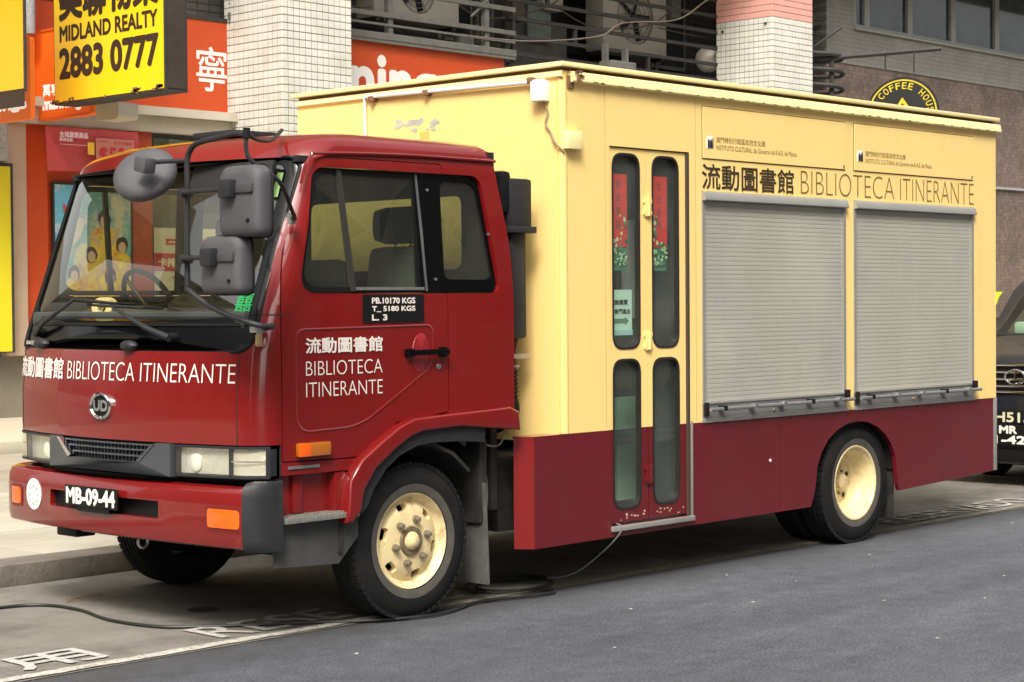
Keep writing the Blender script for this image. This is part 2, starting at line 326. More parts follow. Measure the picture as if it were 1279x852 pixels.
# ================================================================ GROUND
def sheet(name, x0, x1, y0, y1, z, m, nx=1, ny=1):
    bm = newbm(); bmesh.ops.create_grid(bm, x_segments=nx, y_segments=ny, size=.5)
    for v in bm.verts: v.co = Vector(((x0 + x1) / 2 + v.co.x * (x1 - x0), (y0 + y1) / 2 + v.co.y * (y1 - y0), z))
    return obj(name, bm, m, kind='structure', smooth=0)
def asphalt():
    m = bpy.data.materials.new('asphalt'); m.use_nodes = True; n, l = m.node_tree.nodes, m.node_tree.links; b = n['Principled BSDF']
    tc = n.new('ShaderNodeTexCoord'); 
    def noise(s, d=6, r=.6, sc_=None):
        t = n.new('ShaderNodeTexNoise'); t.inputs['Scale'].default_value = s; t.inputs['Detail'].default_value = d; t.inputs['Roughness'].default_value = r
        if sc_:
            mp = n.new('ShaderNodeMapping'); mp.inputs['Scale'].default_value = sc_; l.new(tc.outputs['Object'], mp.inputs[0]); l.new(mp.outputs[0], t.inputs[0])
        else: l.new(tc.outputs['Object'], t.inputs[0])
        return t.outputs[0]
    def ramp(src, a, b_, c0, c1):
        r = n.new('ShaderNodeValToRGB'); r.color_ramp.elements[0].position = a; r.color_ramp.elements[1].position = b_; r.color_ramp.elements[0].color = (*c0, 1); r.color_ramp.elements[1].color = (*c1, 1); l.new(src, r.inputs[0]); return r.outputs[0]
    def mul(a, c):
        x = n.new('ShaderNodeMix'); x.data_type = 'RGBA'; x.blend_type = 'MULTIPLY'; x.inputs[0].default_value = 1; l.new(a, x.inputs[6]); l.new(c, x.inputs[7]); return x.outputs[2]
    base = ramp(noise(1.0, 5, .6, (.35, 1, 1)), .3, .7, (.060, .064, .078), (.094, .099, .116))
    grain = ramp(noise(75, 3, .7), .36, .64, (.50, .50, .50), (1.5, 1.5, 1.5))
    blot = mul(ramp(noise(7, 6, .75), .35, .65, (.76, .76, .76), (1.14, 1.14, 1.14)), ramp(noise(2.2, 4, .6, (.12, 1, 1)), .35, .65, (.80, .80, .82), (1.12, 1.12, 1.10)))
    c = mul(mul(base, grain), blot)
    # pale stone chips
    v = n.new('ShaderNodeTexVoronoi'); v.inputs['Scale'].default_value = 26; l.new(tc.outputs['Object'], v.inputs[0])
    k = ramp(v.outputs['Distance'], .03, .05, (1, 1, 1), (0, 0, 0)); nn = ramp(noise(5, 2), .56, .58, (0, 0, 0), (1, 1, 1)); kk = mul(k, nn)
    x = n.new('ShaderNodeMix'); x.data_type = 'RGBA'; l.new(kk, x.inputs[0]); l.new(c, x.inputs[6]); x.inputs[7].default_value = (.32, .32, .33, 1)
    # grimy gutter along the edge of the parking strip
    sx = n.new('ShaderNodeSeparateXYZ'); l.new(tc.outputs['Object'], sx.inputs[0]); ng = n.new('ShaderNodeMath'); ng.operation = 'MULTIPLY_ADD'; ng.inputs[1].default_value = .9; l.new(noise(1.6, 6, .7), ng.inputs[0]); l.new(sx.outputs['Y'], ng.inputs[2])
    gm = n.new('ShaderNodeMapRange'); gm.inputs[1].default_value = .12; gm.inputs[2].default_value = .66; l.new(ng.outputs[0], gm.inputs[0])
    gx = n.new('ShaderNodeMix'); gx.data_type = 'RGBA'; gx.inputs[7].default_value = (.040, .037, .036, 1); gs = n.new('ShaderNodeMath'); gs.operation = 'MULTIPLY'; gs.inputs[1].default_value = .75; l.new(gm.outputs[0], gs.inputs[0]); l.new(gs.outputs[0], gx.inputs[0]); l.new(x.outputs[2], gx.inputs[6])
    l.new(gx.outputs[2], b.inputs['Base Color']); b.inputs['Roughness'].default_value = .8
    bp = n.new('ShaderNodeBump'); bp.inputs['Strength'].default_value = .6; bp.inputs['Distance'].default_value = .006; l.new(noise(140, 3), bp.inputs['Height']); l.new(bp.outputs[0], b.inputs['Normal'])
    return m
ASP = asphalt()
sheet('ground', -600, 600, -600, 600, -.03, mat('distant_ground', (.12, .12, .11), .9))
sheet('road', -120, 160, -9.5, .26, 0.0, ASP)
STRIP = mat('parking_strip_concrete', (.19, .176, .152), .85, var=.22, vscale=2.2, bump=.5, bscale=90, dirt=(.07, .062, .054, .75), ds=1.6, dcut=(.48, .68))
strip = sheet('parking_strip', -120, 160, .2, 2.63, .004, STRIP)
# painted bay markings (worn)
def worn(name, col, cut, under):
    m = mat(name, col, .8, var=.15, vscale=25, dirt=(*under, 1), ds=30, dcut=cut); return m
LINE = worn('worn_white_line', (.46, .44, .39), (.50, .64), (.17, .155, .13))
LINED = worn('dirty_line', (.30, .27, .22), (.40, .58), (.15, .13, .11))
PTX = worn('worn_paint_letters', (.46, .44, .40), (.52, .70), (.16, .15, .13))
def gpart(name, bm, m): o = obj(name, bm, m, smooth=0); o.parent = strip; return o
def wavy_line(x0, x1, yc, wd, z, m, n=60, amp=.008):
    bm = newbm(); A = []; B = []
    for i in range(n + 1):
        x = x0 + (x1 - x0) * i / n; A.append(bm.verts.new((x, yc - wd / 2 + random.uniform(-amp, amp), z))); B.append(bm.verts.new((x, yc + wd / 2 + random.uniform(-amp, amp), z)))
    for i in range(n): bm.faces.new((A[i], A[i + 1], B[i + 1], B[i]))
    return bm
gpart('edge_line', wavy_line(-6, -1.0, .255, .075, .010, LINE), LINE)
gpart('edge_line', wavy_line(-1.0, 12, .25, .06, .010, LINED, 150), LINED)
for x in (-4.75, 1.42, 7.6): gpart('bay_line', bx(x, x + .09, .3, 2.55, .006, .0085), LINED if x < 7 else LINE)
PTXD = worn('dirty_paint_letters', (.30, .26, .21), (.52, .66), (.12, .11, .095))
for x, m_ in ((-2.08, PTX), (3.98, PTX)):
    if x < 0:
        gpart('painted_word', text(newbm(), 'RESE', x, x + .86, .36, .68, onZ(.0095), bold=.004), m_)
        gpart('painted_word', text(newbm(), 'RVADO', x + .95, x + 1.98, .36, .68, onZ(.0095), bold=.004), PTXD)
    else: gpart('painted_word', text(newbm(), 'RESERVADO', x, x + 2.05, .34, .64, onZ(.0095), bold=.004), m_)
gpart('painted_word', text(newbm(), '用', -3.16, -2.72, .37, .68, onZ(.0095), bold=.007), worn('bright_paint_letters', (.46, .45, .41), (.48, .64), (.3, .29, .26)))
gpart('painted_word', text(newbm(), '專', -3.75, -3.32, .36, .66, onZ(.0095), bold=.012), MATS['bright_paint_letters'])
# drain cover
bm = newbm(); patch(bm, [(-1.62 + .085 * math.cos(a * PI / 12), 1.12 + .085 * math.sin(a * PI / 12)) for a in range(24)], lambda a, b: (a, b, .0085)); gpart('drain_hole', bm, mat('drain_black', (.02, .018, .016), .7))
# kerb and pavement
KERB = mat('kerb_stone_dirty', (.155, .135, .112), .85, var=.25, vscale=5, bump=.5, bscale=40, dirt=(.08, .07, .06, .7), ds=4)
kerb = obj('kerb', bx(-60, 80, 2.66, 2.86, -.02, .118), KERB, kind='structure', smooth=0)
for i in range(-9, 9):
    o = obj('kerb_stone', bx(i * .98 + .01, i * .98 + .97, 2.63, 2.90, .0, .13, bev=.014), KERB, kerb)
PAV = mat('pale_pavement', (.40, .365, .295), .8, var=.12, vscale=2.5, bump=.3, bscale=50, dirt=(.21, .185, .15, .7), ds=1.8, dcut=(.5, .72), stretch=(.35, 1, 1))
PAV2 = mat('pale_pavement_tan', (.32, .28, .225), .8, var=.14, vscale=2.5, bump=.3, bscale=50, dirt=(.2, .17, .13, .7), ds=1.8, dcut=(.48, .72))
PAVJ = mat('pavement_joint', (.13, .11, .09), .9)
pave = sheet('pavement', -60, 80, 2.86, 14, .112, PAVJ)
random.seed(3)
for i in range(-4, 7):
    for j in range(6):
        x0 = i * 1.45 + .2 * (j % 2); y0 = 2.90 + j * 1.13; h = .13 + random.uniform(-.002, .002)
        o = obj('paving_slab', bx(x0 + .007, x0 + 1.443, y0 + .008, y0 + 1.122, .10, h, bev=.004), PAV if j < 3 else PAV2, pave)
obj('outer_paving', bx(10.35, 80, 2.9, 14, .10, .13), PAV2, pave)
obj('outer_paving', bx(-60, -6.0, 2.9, 14, .10, .13), PAV2, pave); obj('outer_paving', bx(-6.0, 10.35, 9.70, 14, .10, .128), PAV2, pave)
# litter
bm = newbm(); random.seed(11)
LIT = [(-.1, -.55), (1.2, -.2), (3.9, -.9), (1.0, -1.4), (3.2, -2.5), (.2, -2.2), (-1.0, -1.2), (2.5, -.35), (4.6, -.2), (-1.9, -.4), (4.2, -1.8), (.5, -.9), (2.0, -3.2)]
for (x, y) in LIT + [(random.uniform(-4, 8), random.uniform(-4, 0)) for _ in range(16)]:
    s = random.uniform(.003, .008) if (x, y) not in LIT else random.uniform(.005, .012)
    pts = [(x + s * random.uniform(.6, 1.4) * math.cos(a * PI / 3), y + s * random.uniform(.5, 1.2) * math.sin(a * PI / 3)) for a in range(6)]
    prism(bm, pts, 'z', .001, .004)
obj('litter_flecks', bm, mat('paper_scrap', (.42, .41, .38), .8, var=.5, vscale=1.5), kind='stuff', smooth=0, label='small pale scraps of paper and grit scattered over the asphalt', cat='litter')
t = thing('twig', 'thin pale brown twig lying on the parking strip near the front wheel', 'twig', (-2.0, 1.9, .004))
obj('stem', tube(newbm(), smooth_path([(-1.98, 1.86, .014), (-1.85, 1.92, .02), (-1.70, 1.93, .014)], 4), [.004] * 9, 5), mat('twig_bark', (.35, .2, .1), .8), t)
# ================================================================ TRUCK
truck = thing('library_truck', 'red and cream yellow mobile library truck with roller shutters, parked along the kerb', 'truck', (1.3, 1.11, 0))
YC = 1.1135; HW = 1.0535                     # cab centre line and half width
def lerp(tab, z):
    if z <= tab[0][0]: return tab[0][1]
    for (a, va), (b, vb) in zip(tab, tab[1:]):
        if z <= b: return va + (vb - va) * (z - a) / (b - a)
    return tab[-1][1]
FX = [(.70, -2.235), (.92, -2.245), (1.15, -2.245), (1.39, -2.225), (1.615, -2.165), (1.883, -2.085), (2.143, -2.000), (2.327, -1.945), (2.375, -1.915), (2.42, -1.86), (2.455, -1.77), (2.480, -1.60), (2.492, -1.35)]
INS = [(.7, 0), (1.6, 0), (2.0, .012), (2.34, .045), (2.375, .055), (2.42, .07), (2.455, .12), (2.480, .24), (2.492, .42)]
RX = [(.7, -.335), (1.6, -.335), (1.85, -.345), (2.36, -.44), (2.42, -.45), (2.455, -.49), (2.480, -.58), (2.492, -.75)]
def side_y(z): return YC - HW + lerp(INS, z)
def front_x(y, z, inset=0):
    hw = HW - lerp(INS, z) - inset; t = min(1, abs(y - YC) / hw); ts = .88
    x = lerp(FX, z) + inset + .17 * t * t * (1 + .28 * max(0, min(1, (z - 1.39) / .95)))
    if t > ts: s = (t - ts) / (1 - ts); x += .12 * (1 - math.sqrt(max(0, 1 - s * s)))
    return x
TS = [-1, -.9992, -.996, -.99, -.98, -.965, -.945, -.92, -.88, -.82, -.74, -.64, -.52, -.4, -.27, -.13, 0]; TS = TS + [-t for t in TS[-2::-1]]
def cab_volume(z0, z1, inset=0, levels=None, rear=0):
    bm = newbm(); zs = sorted(set([z0, z1] + [z for z in (levels or [v[0] for v in FX] + [1.0, 1.27, 1.5, 1.75, 2.0, 2.24, 2.4, 2.44, 2.47]) if z0 < z < z1])); rings = []
    for z in zs:
        hw = HW - lerp(INS, z) - inset; rx = lerp(RX, z) - inset + rear; pts = []
        fx = front_x(YC - hw, z, inset)
        for k in range(5): pts.append((rx + (fx - rx) * (k / 5), YC - hw))
        for t_ in TS: pts.append((front_x(YC + t_ * hw, z, inset), YC + t_ * hw))
        for k in range(4, -1, -1): pts.append((rx + (fx - rx) * (k / 5), YC + hw))
        rings.append([bm.verts.new((x, y, z)) for x, y in pts])
    n = len(rings[0])
    for A, B in zip(rings, rings[1:]):
        for i in range(n): bm.faces.new((A[i], A[(i + 1) % n], B[(i + 1) % n], B[i]))
    bm.faces.new(rings[0][::-1]); bm.faces.new(rings[-1]); bmesh.ops.recalc_face_normals(bm, faces=bm.faces); return bm
# openings
WS = roundp([(.135, 1.392), (2.092, 1.392), (2.075, 2.335), (.152, 2.335)], [.09, .09, .07, .07], 6)         # windscreen outline (y,z)
DW = roundp([(-1.838, 1.668), (-.985, 1.668), (-.985, 2.288), (-1.695, 2.288)], [.12, .0, .0, .07], 6)
SW = roundp([(-1.838, 1.668), (-.435, 1.668), (-.555, 2.288), (-1.695, 2.288)], [.12, .07, .07, .07], 6)   # side window outline (x,z)
ARCH = [(-1.53, .3), (-1.53, .72), (-1.455, .84), (-1.22, .985), (-1.10, 1.02), (-.30, 1.04), (-.30, .3)]
DOORP = roundp([(-1.952, .862), (-1.54, .855), (-1.43, .86), (-1.2, 1.012), (-.83, 1.05), (-.83, 2.34), (-1.70, 2.34), (-1.885, 1.93), (-1.952, 1.55)], [.01, .01, .0, 0, .01, .02, .10, .2, .2], 5)
def offp(poly, d):
    """offset a polygon inwards by d (negative: outwards)"""
    n = len(poly); ar = sum(poly[i][0] * poly[(i + 1) % n][1] - poly[(i + 1) % n][0] * poly[i][1] for i in range(n)); s = 1 if ar > 0 else -1
    P = [Vector(p) for i, p in enumerate(poly) if (Vector(p) - Vector(poly[i - 1])).length > 1e-5]; n = len(P); out = []
    for i in range(n):
        e1 = (P[i] - P[i - 1]).normalized(); e2 = (P[(i + 1) % n] - P[i]).normalized()
        n1 = Vector((-e1.y, e1.x)) * s; n2 = Vector((-e2.y, e2.x)) * s; out.append(tuple(P[i] + (n1 + n2) / max(.4, 1 + n1.dot(n2)) * d))
    return out
def mirror_y(p): return 2 * YC - p
vol = cab_volume(.80, 2.492); cav = cab_volume(.74, 2.44, .045)
cut = [cav, pr(WS, 'x', -3, -1.6), pr(SW, 'y', -.2, .5), pr(SW, 'y', 1.8, 2.6), pr(ARCH, 'y', -.3, 2.6),
       pr(rrect(.30, 1.93, 1.66, 2.205, .07), 'x', -.7, .2)]
bm = boolean(vol, cut)
# remove lower front (lamp band) below z=.915
lamp_cut = bx(-2.6, -1.957, -.2, 2.5, .6, .949)
bm = boolean(bm, [lamp_cut])
# door seam as a groove
gr = newbm(); prism(gr, DOORP, 'y', .0, .12); g2 = pr(offp(DOORP, .006), 'y', -.1, .3); 
gr = boolean(gr, [g2])
gm = bmesh.new(); join(gm, gr)
bm = boolean(bm, [gm])
for f in bm.faces:
    c = f.calc_center_median(); f.material_index = int(side_y(c.z) + .03 < c.y < 2 * YC - side_y(c.z) - .03 and c.x > front_x(c.y, c.z) + .030 and c.x < lerp(RX, c.z) - .02 and c.z < 2.446)
obj('cab_shell', bm, [RED, INT], truck, smooth=38)
obj('door_gap_seal', boolean(pr(offp(DOORP, -.004), 'y', side_y(1) + .012, side_y(1) + .05), [pr(offp(DOORP, .012), 'y', -.1, .3), pr(SW, 'y', -.2, .4)]), BLK, truck)
# seam line across the pillar, front panel seams
fnf = lambda d: (lambda a, b: (front_x(a, b) - d, a, b))
def fstrip(y0, y1, z0, z1, d, n=24, th=.004):
    bm = newbm(); 
    A = [bm.verts.new((front_x(y0 + (y1 - y0) * i / n, z0) - d, y0 + (y1 - y0) * i / n, z0)) for i in range(n + 1)]
    B = [bm.verts.new((front_x(y0 + (y1 - y0) * i / n, z1) - d, y0 + (y1 - y0) * i / n, z1)) for i in range(n + 1)]
    C_ = [bm.verts.new((front_x(y0 + (y1 - y0) * i / n, z1) - d + th, y0 + (y1 - y0) * i / n, z1)) for i in range(n + 1)]
    D = [bm.verts.new((front_x(y0 + (y1 - y0) * i / n, z0) - d + th, y0 + (y1 - y0) * i / n, z0)) for i in range(n + 1)]
    for i in range(n):
        for P, Q in ((A, B), (B, C_), (C_, D), (D, A)): bm.faces.new((P[i], P[i + 1], Q[i + 1], Q[i]))
    bm.faces.new((A[0], B[0], C_[0], D[0])); bm.faces.new((A[n], D[n], C_[n], B[n])); bmesh.ops.recalc_face_normals(bm, faces=bm.faces); return bm
GAP = mat('panel_gap', (.035, .004, .005), .8)
def fseam(y, z0, z1, wd=.005): return fstrip(y, y + wd, z0, z1, .0015, 1, .01)
for ys in (.19, 2 * YC - .19):
    b_ = newbm()
    for k in range(6): join(b_, fseam(ys, .951 + k * .073, .951 + (k + 1) * .073))
    obj('panel_seam', b_, GAP, truck, smooth=0)
obj('panel_seam', fstrip(.062, .135, 1.565, 1.571, .0015, 8, .01), GAP, truck, smooth=0)
# embossed ridge on the door
EMB = roundp([(-1.858, 1.495), (-1.858, 1.0), (-1.45, 1.012), (-.945, 1.30), (-.945, 1.505)], [.05, .09, .12, .08, .05], 6)
sy = side_y(1)
obj('door_ridge', tube(newbm(), [(a, sy + .002, b) for a, b in EMB], .007, 6, closed=True), RED, truck)
# door glass, slider, divider, black pillar
def sfn(d): return lambda a, b: (a, side_y(b) + d, b)
for far in (0, 1):
    ff = (lambda g: (lambda a, b: (lambda p: (p[0], 2 * YC - p[1], p[2]))(g(a, b)))) if far else (lambda g: g)
    FW = roundp([(-1.835, 1.672), (-.99, 1.672), (-.99, 2.284), (-1.692, 2.284)], [.12, 0, 0, .07], 6)
    QW = roundp([(-.835, 1.74), (-.47, 1.74), (-.575, 2.25), (-.835, 2.25)], [.05, .06, .06, .05], 6)
    w1 = obj('door_window', patch(newbm(), FW, ff(sfn(.030))), GLS, truck, smooth=0)
    obj('quarter_window', patch(newbm(), roundp([(-.99, 1.672), (-.44, 1.672), (-.557, 2.284), (-.99, 2.284)], [0, .07, .07, 0], 6), ff(sfn(.030))), GLS, truck, smooth=0)
    # frame ring
    Fi = roundp([(-1.80, 1.70), (-1.03, 1.70), (-1.03, 2.255), (-1.672, 2.255)], [.11, .01, .01, .06], 6)
    obj('window_rubber', thicken(ringpatch(newbm(), FW, Fi, ff(sfn(.022))), .012, (0, 1 - 2 * far, 0)), BLK, w1)
    obj('slider_bar', thicken(patch(newbm(), [(-1.487, 1.68), (-1.452, 1.68), (-1.515, 2.28), (-1.545, 2.28)], ff(sfn(.015)), (0, 1)), .015, (0, 1 - 2 * far, 0)), mat('slider_frame_grey', (.030, .028, .025), .5), w1)
    obj('slider_bar', thicken(patch(newbm(), [(-1.45, 1.685), (-.985, 1.685), (-.985, 1.70), (-1.45, 1.70)], ff(sfn(.014)), (0, 1)), .008, (0, 1 - 2 * far, 0)), STL, w1)
    obj('slider_bar', thicken(patch(newbm(), [(-.972, 1.68), (-.96, 1.68), (-1.0, 2.28), (-1.012, 2.28)], ff(sfn(.014)), (0, 1)), .008, (0, 1 - 2 * far, 0)), mat('slider_frame_light', (.09, .09, .09), .4), w1)
    # black pillar and border round quarter window
    QO = roundp([(-1.0, 1.672), (-.44, 1.672), (-.557, 2.284), (-1.02, 2.284)], [0.02, .07, .07, 0.02], 6)
    obj('pillar_trim', thicken(ringpatch(newbm(), QO, QW, ff(sfn(.020))), .006, (0, 1 - 2 * far, 0)), BLKG, truck)
for (u, v) in ((-.93, 2.20), (-.90, 1.74), (-.50, 1.98)):
    obj('trim_screw', lathe(newbm(), [(0, -.004), (.008, -.003), (.008, .004)], (u, side_y(v) + .016, v), seg=10), STL, truck)
# drip rail
dr = [(-1.80, 2.20), (-1.765, 2.29), (-1.72, 2.335), (-1.66, 2.352), (-1.1, 2.372), (-.43, 2.372)]
obj('drip_rail', tube(newbm(), [(p.x, side_y(p.y) - .012, p.y) for p in smooth_path([Vector((a, b, 0)) for a, b in dr], 5)], .008, 6), RED, truck)
obj('drip_rail', tube(newbm(), [(p.x, 2 * YC - side_y(p.y) + .012, p.y) for p in smooth_path([Vector((a, b, 0)) for a, b in dr[3:]], 5)], .011, 6), RED, truck)
# handle
hb = newbm(); box(hb, -1.115, -.86, sy - .045, sy - .022, 1.352, 1.382, .008); box(hb, -.905, -.865, sy - .03, sy + .01, 1.340, 1.392, .008); box(hb, -1.145, -1.095, sy - .03, sy + .01, 1.345, 1.388, .008)
obj('door_handle', hb, BLKG, truck)
rc = boolean(lathe(newbm(), [(0, -.002), (.095, -.002), (.105, .004), (0, .006)], (0, 0, 0), seg=32), []) 
bmesh.ops.scale(rc, vec=(.62, 1, 1.0), verts=rc.verts); bmesh.ops.translate(rc, vec=(-1.03, sy - .001, 1.365), verts=rc.verts); obj('handle_recess', rc, mat('red_paint_shaded', (.26, .011, .016), .35, coat=.6), truck)
obj('key_lock', lathe(newbm(), [(0, -.008), (.013, -.007), (.016, 0), (.016, .01)], (-.905, sy, 1.29), seg=16), STL, truck)
# weight plate
wp = obj('weight_plate', bx(-1.428, -1.01, sy - .005, sy + .004, 1.522, 1.662), BLK, truck)
o = newbm()
for i, (s, a1) in enumerate((('PB.10170 KGS', -1.075), ('T_ 5180 KGS', -1.075), ('L. 3', -1.27))):
    text(o, s, -1.37, a1, 1.618 - i * .042, 1.646 - i * .042, onY(sy - .0065), bold=.0016)
obj('plate_lettering', o, WHT, wp, smooth=0)
# door lettering
o = newbm(); text(o, '流動圖書館', -1.80, -1.30, 1.380, 1.454, onY(sy - .003), bold=.0020); text(o, 'BIBLIOTECA', -1.80, -1.30, 1.272, 1.342, onY(sy - .003), offset=-.014); text(o, 'ITINERANTE', -1.80, -1.30, 1.169, 1.239, onY(sy - .003), offset=-.014)
obj('door_lettering', o, WHT, truck, smooth=0)
# front lettering along the curved nose
fr = lambda a, b, k: (front_x(-a, b) - .003 - k, -a, b)
o = newbm(); text(o, 'BIBLIOTECA ITINERANTE', -1.452, -.206, 1.242, 1.335, fr, offset=-.013); obj('nose_lettering', o, WHT, truck, smooth=0); o = newbm(); text(o, '流動圖書館', -2.095, -1.500, 1.238, 1.346, fr, bold=.0025)
obj('nose_lettering', o, WHT, truck, smooth=0)
# side repeater
rp = newbm(); box(rp, -1.868, -1.668, sy - .035, sy + .002, .884, .952, .012); o1 = obj('side_indicator', rp, AMBD, truck); obj('lens_half', bx(-1.872, -1.80, sy - .040, sy - .030, .886, .950, .004), AMB, o1)
obj('sill_trim', bx(-1.915, -1.72, sy - .006, sy + .004, .828, .842), STL, truck)
# windscreen, surround, cowl
WI = roundp([(.205, 1.575), (2.052, 1.575), (2.040, 2.305), (.225, 2.305)], [.06, .06, .06, .06], 6)
obj('windscreen', patch(newbm(), [p for p in roundp([(.14, 1.56), (2.087, 1.56), (2.072, 2.332), (.155, 2.332)], [.03, .03, .07, .07], 6)], fnf(-.022), (0, .2, .4, .55, .7, .8, .9, .96, 1)), WGL, truck, smooth=60)
WO = roundp([(.137, 1.555), (2.090, 1.555), (2.075, 2.335), (.152, 2.335)], [.02, .02, .07, .07], 6)
obj('windscreen_surround', thicken(ringpatch(newbm(), WO, WI, fnf(-.014), 3), .006, (1, 0, 0)), BLKG, truck, smooth=50)
CO = roundp([(.137, 1.394), (2.090, 1.394), (2.090, 1.572), (.137, 1.572)], [.085, .085, .01, .01], 6)
obj('cowl_panel', thicken(patch(newbm(), CO, fnf(-.012), (0, .2, .4, .55, .7, .8, .9, .96, 1)), .01, (1, 0, 0)), BLKG, truck, smooth=50)
obj('cowl_ridge', fstrip(.2, 2.02, 1.515, 1.530, -.004, 24, .012), BLK, truck)
b_ = newbm(); text(b_, 'NISSAN DIESEL', -2.075, -1.86, 1.41, 1.43, lambda a, b, k: (front_x(-a, b) + .0 - k, -a, b)); obj('cowl_lettering', b_, WHT, truck, smooth=0)
# gasket lip around windscreen opening
obj('windscreen_gasket', tube(newbm(), [(front_x(a, b) - .001, a, b) for a, b in WS], .009, 6, closed=True), BLK, truck)
# wipers
def wiper(piv, tip, blade0, blade1):
    f_ = lambda y, z, d: Vector((front_x(y, z) - d, y, z))
    w_ = obj('wiper_arm', tube(newbm(), [f_(piv[0], piv[1], .02), f_(piv[0] + (tip[0] - piv[0]) * .3, piv[1] + (tip[1] - piv[1]) * .3, .045), f_(tip[0], tip[1], .03)], [.017, .013, .007], 6), DKG, truck)
    n = 8; pts = [f_(blade0[0] + (blade1[0] - blade0[0]) * i / n, blade0[1] + (blade1[1] - blade0[1]) * i / n, .008) for i in range(n + 1)]
    obj('wiper_blade', tube(newbm(), pts, .007, 5), BLK, w_); obj('blade_holder', tube(newbm(), [f_(blade0[0] * .8 + blade1[0] * .2, blade0[1] * .8 + blade1[1] * .2, .02), f_(tip[0], tip[1], .032), f_(blade0[0] * .2 + blade1[0] * .8, blade0[1] * .2 + blade1[1] * .8, .02)], .008, 5), DKG, w_)
    obj('pivot_cap', lathe(newbm(), [(0, -.03), (.022, -.026), (.026, .0), (.026, .03)], f_(piv[0], piv[1], .0), 'x', 14), BLK, w_)
wiper((1.88, 1.475), (1.46, 1.652), (1.66, 1.648), (.93, 1.622))
wiper((.62, 1.46), (1.10, 1.615), (1.35, 1.622), (.72, 1.600))
for y in (1.78, .905):
    nb = newbm(); bmesh.ops.create_uvsphere(nb, u_segments=14, v_segments=8, radius=1); bmesh.ops.scale(nb, vec=(.035, .062, .028), verts=nb.verts); bmesh.ops.translate(nb, vec=(front_x(y, 1.42) - .012, y, 1.418), verts=nb.verts)
    obj('washer_cover', nb, DKG, truck)
# badge
bd = newbm(); by, bz = 1.108, 1.114
lathe(bd, [(.052, -.012), (.060, -.020), (.068, -.014), (.068, .01)], (front_x(by, bz), by, bz), 'x', 32)
bdg = obj('round_badge', bd, CHR, truck); 
obj('badge_disc', lathe(newbm(), [(0, -.008), (.054, -.008), (.054, .008)], (front_x(by, bz), by, bz), 'x', 32), BLKG, bdg)
for q_ in (bdg, bdg.children[0]):
    for v_ in q_.data.vertices: v_.co.y = (by - 1.11) + (v_.co.y - (by - 1.11)) * 1.38
o = newbm(); text(o, 'UD', -by - .058, -by + .058, bz - .024, bz + .026, onX(front_x(by, bz) - .010), bold=.004); obj('badge_letters', o, CHR, bdg, smooth=0)
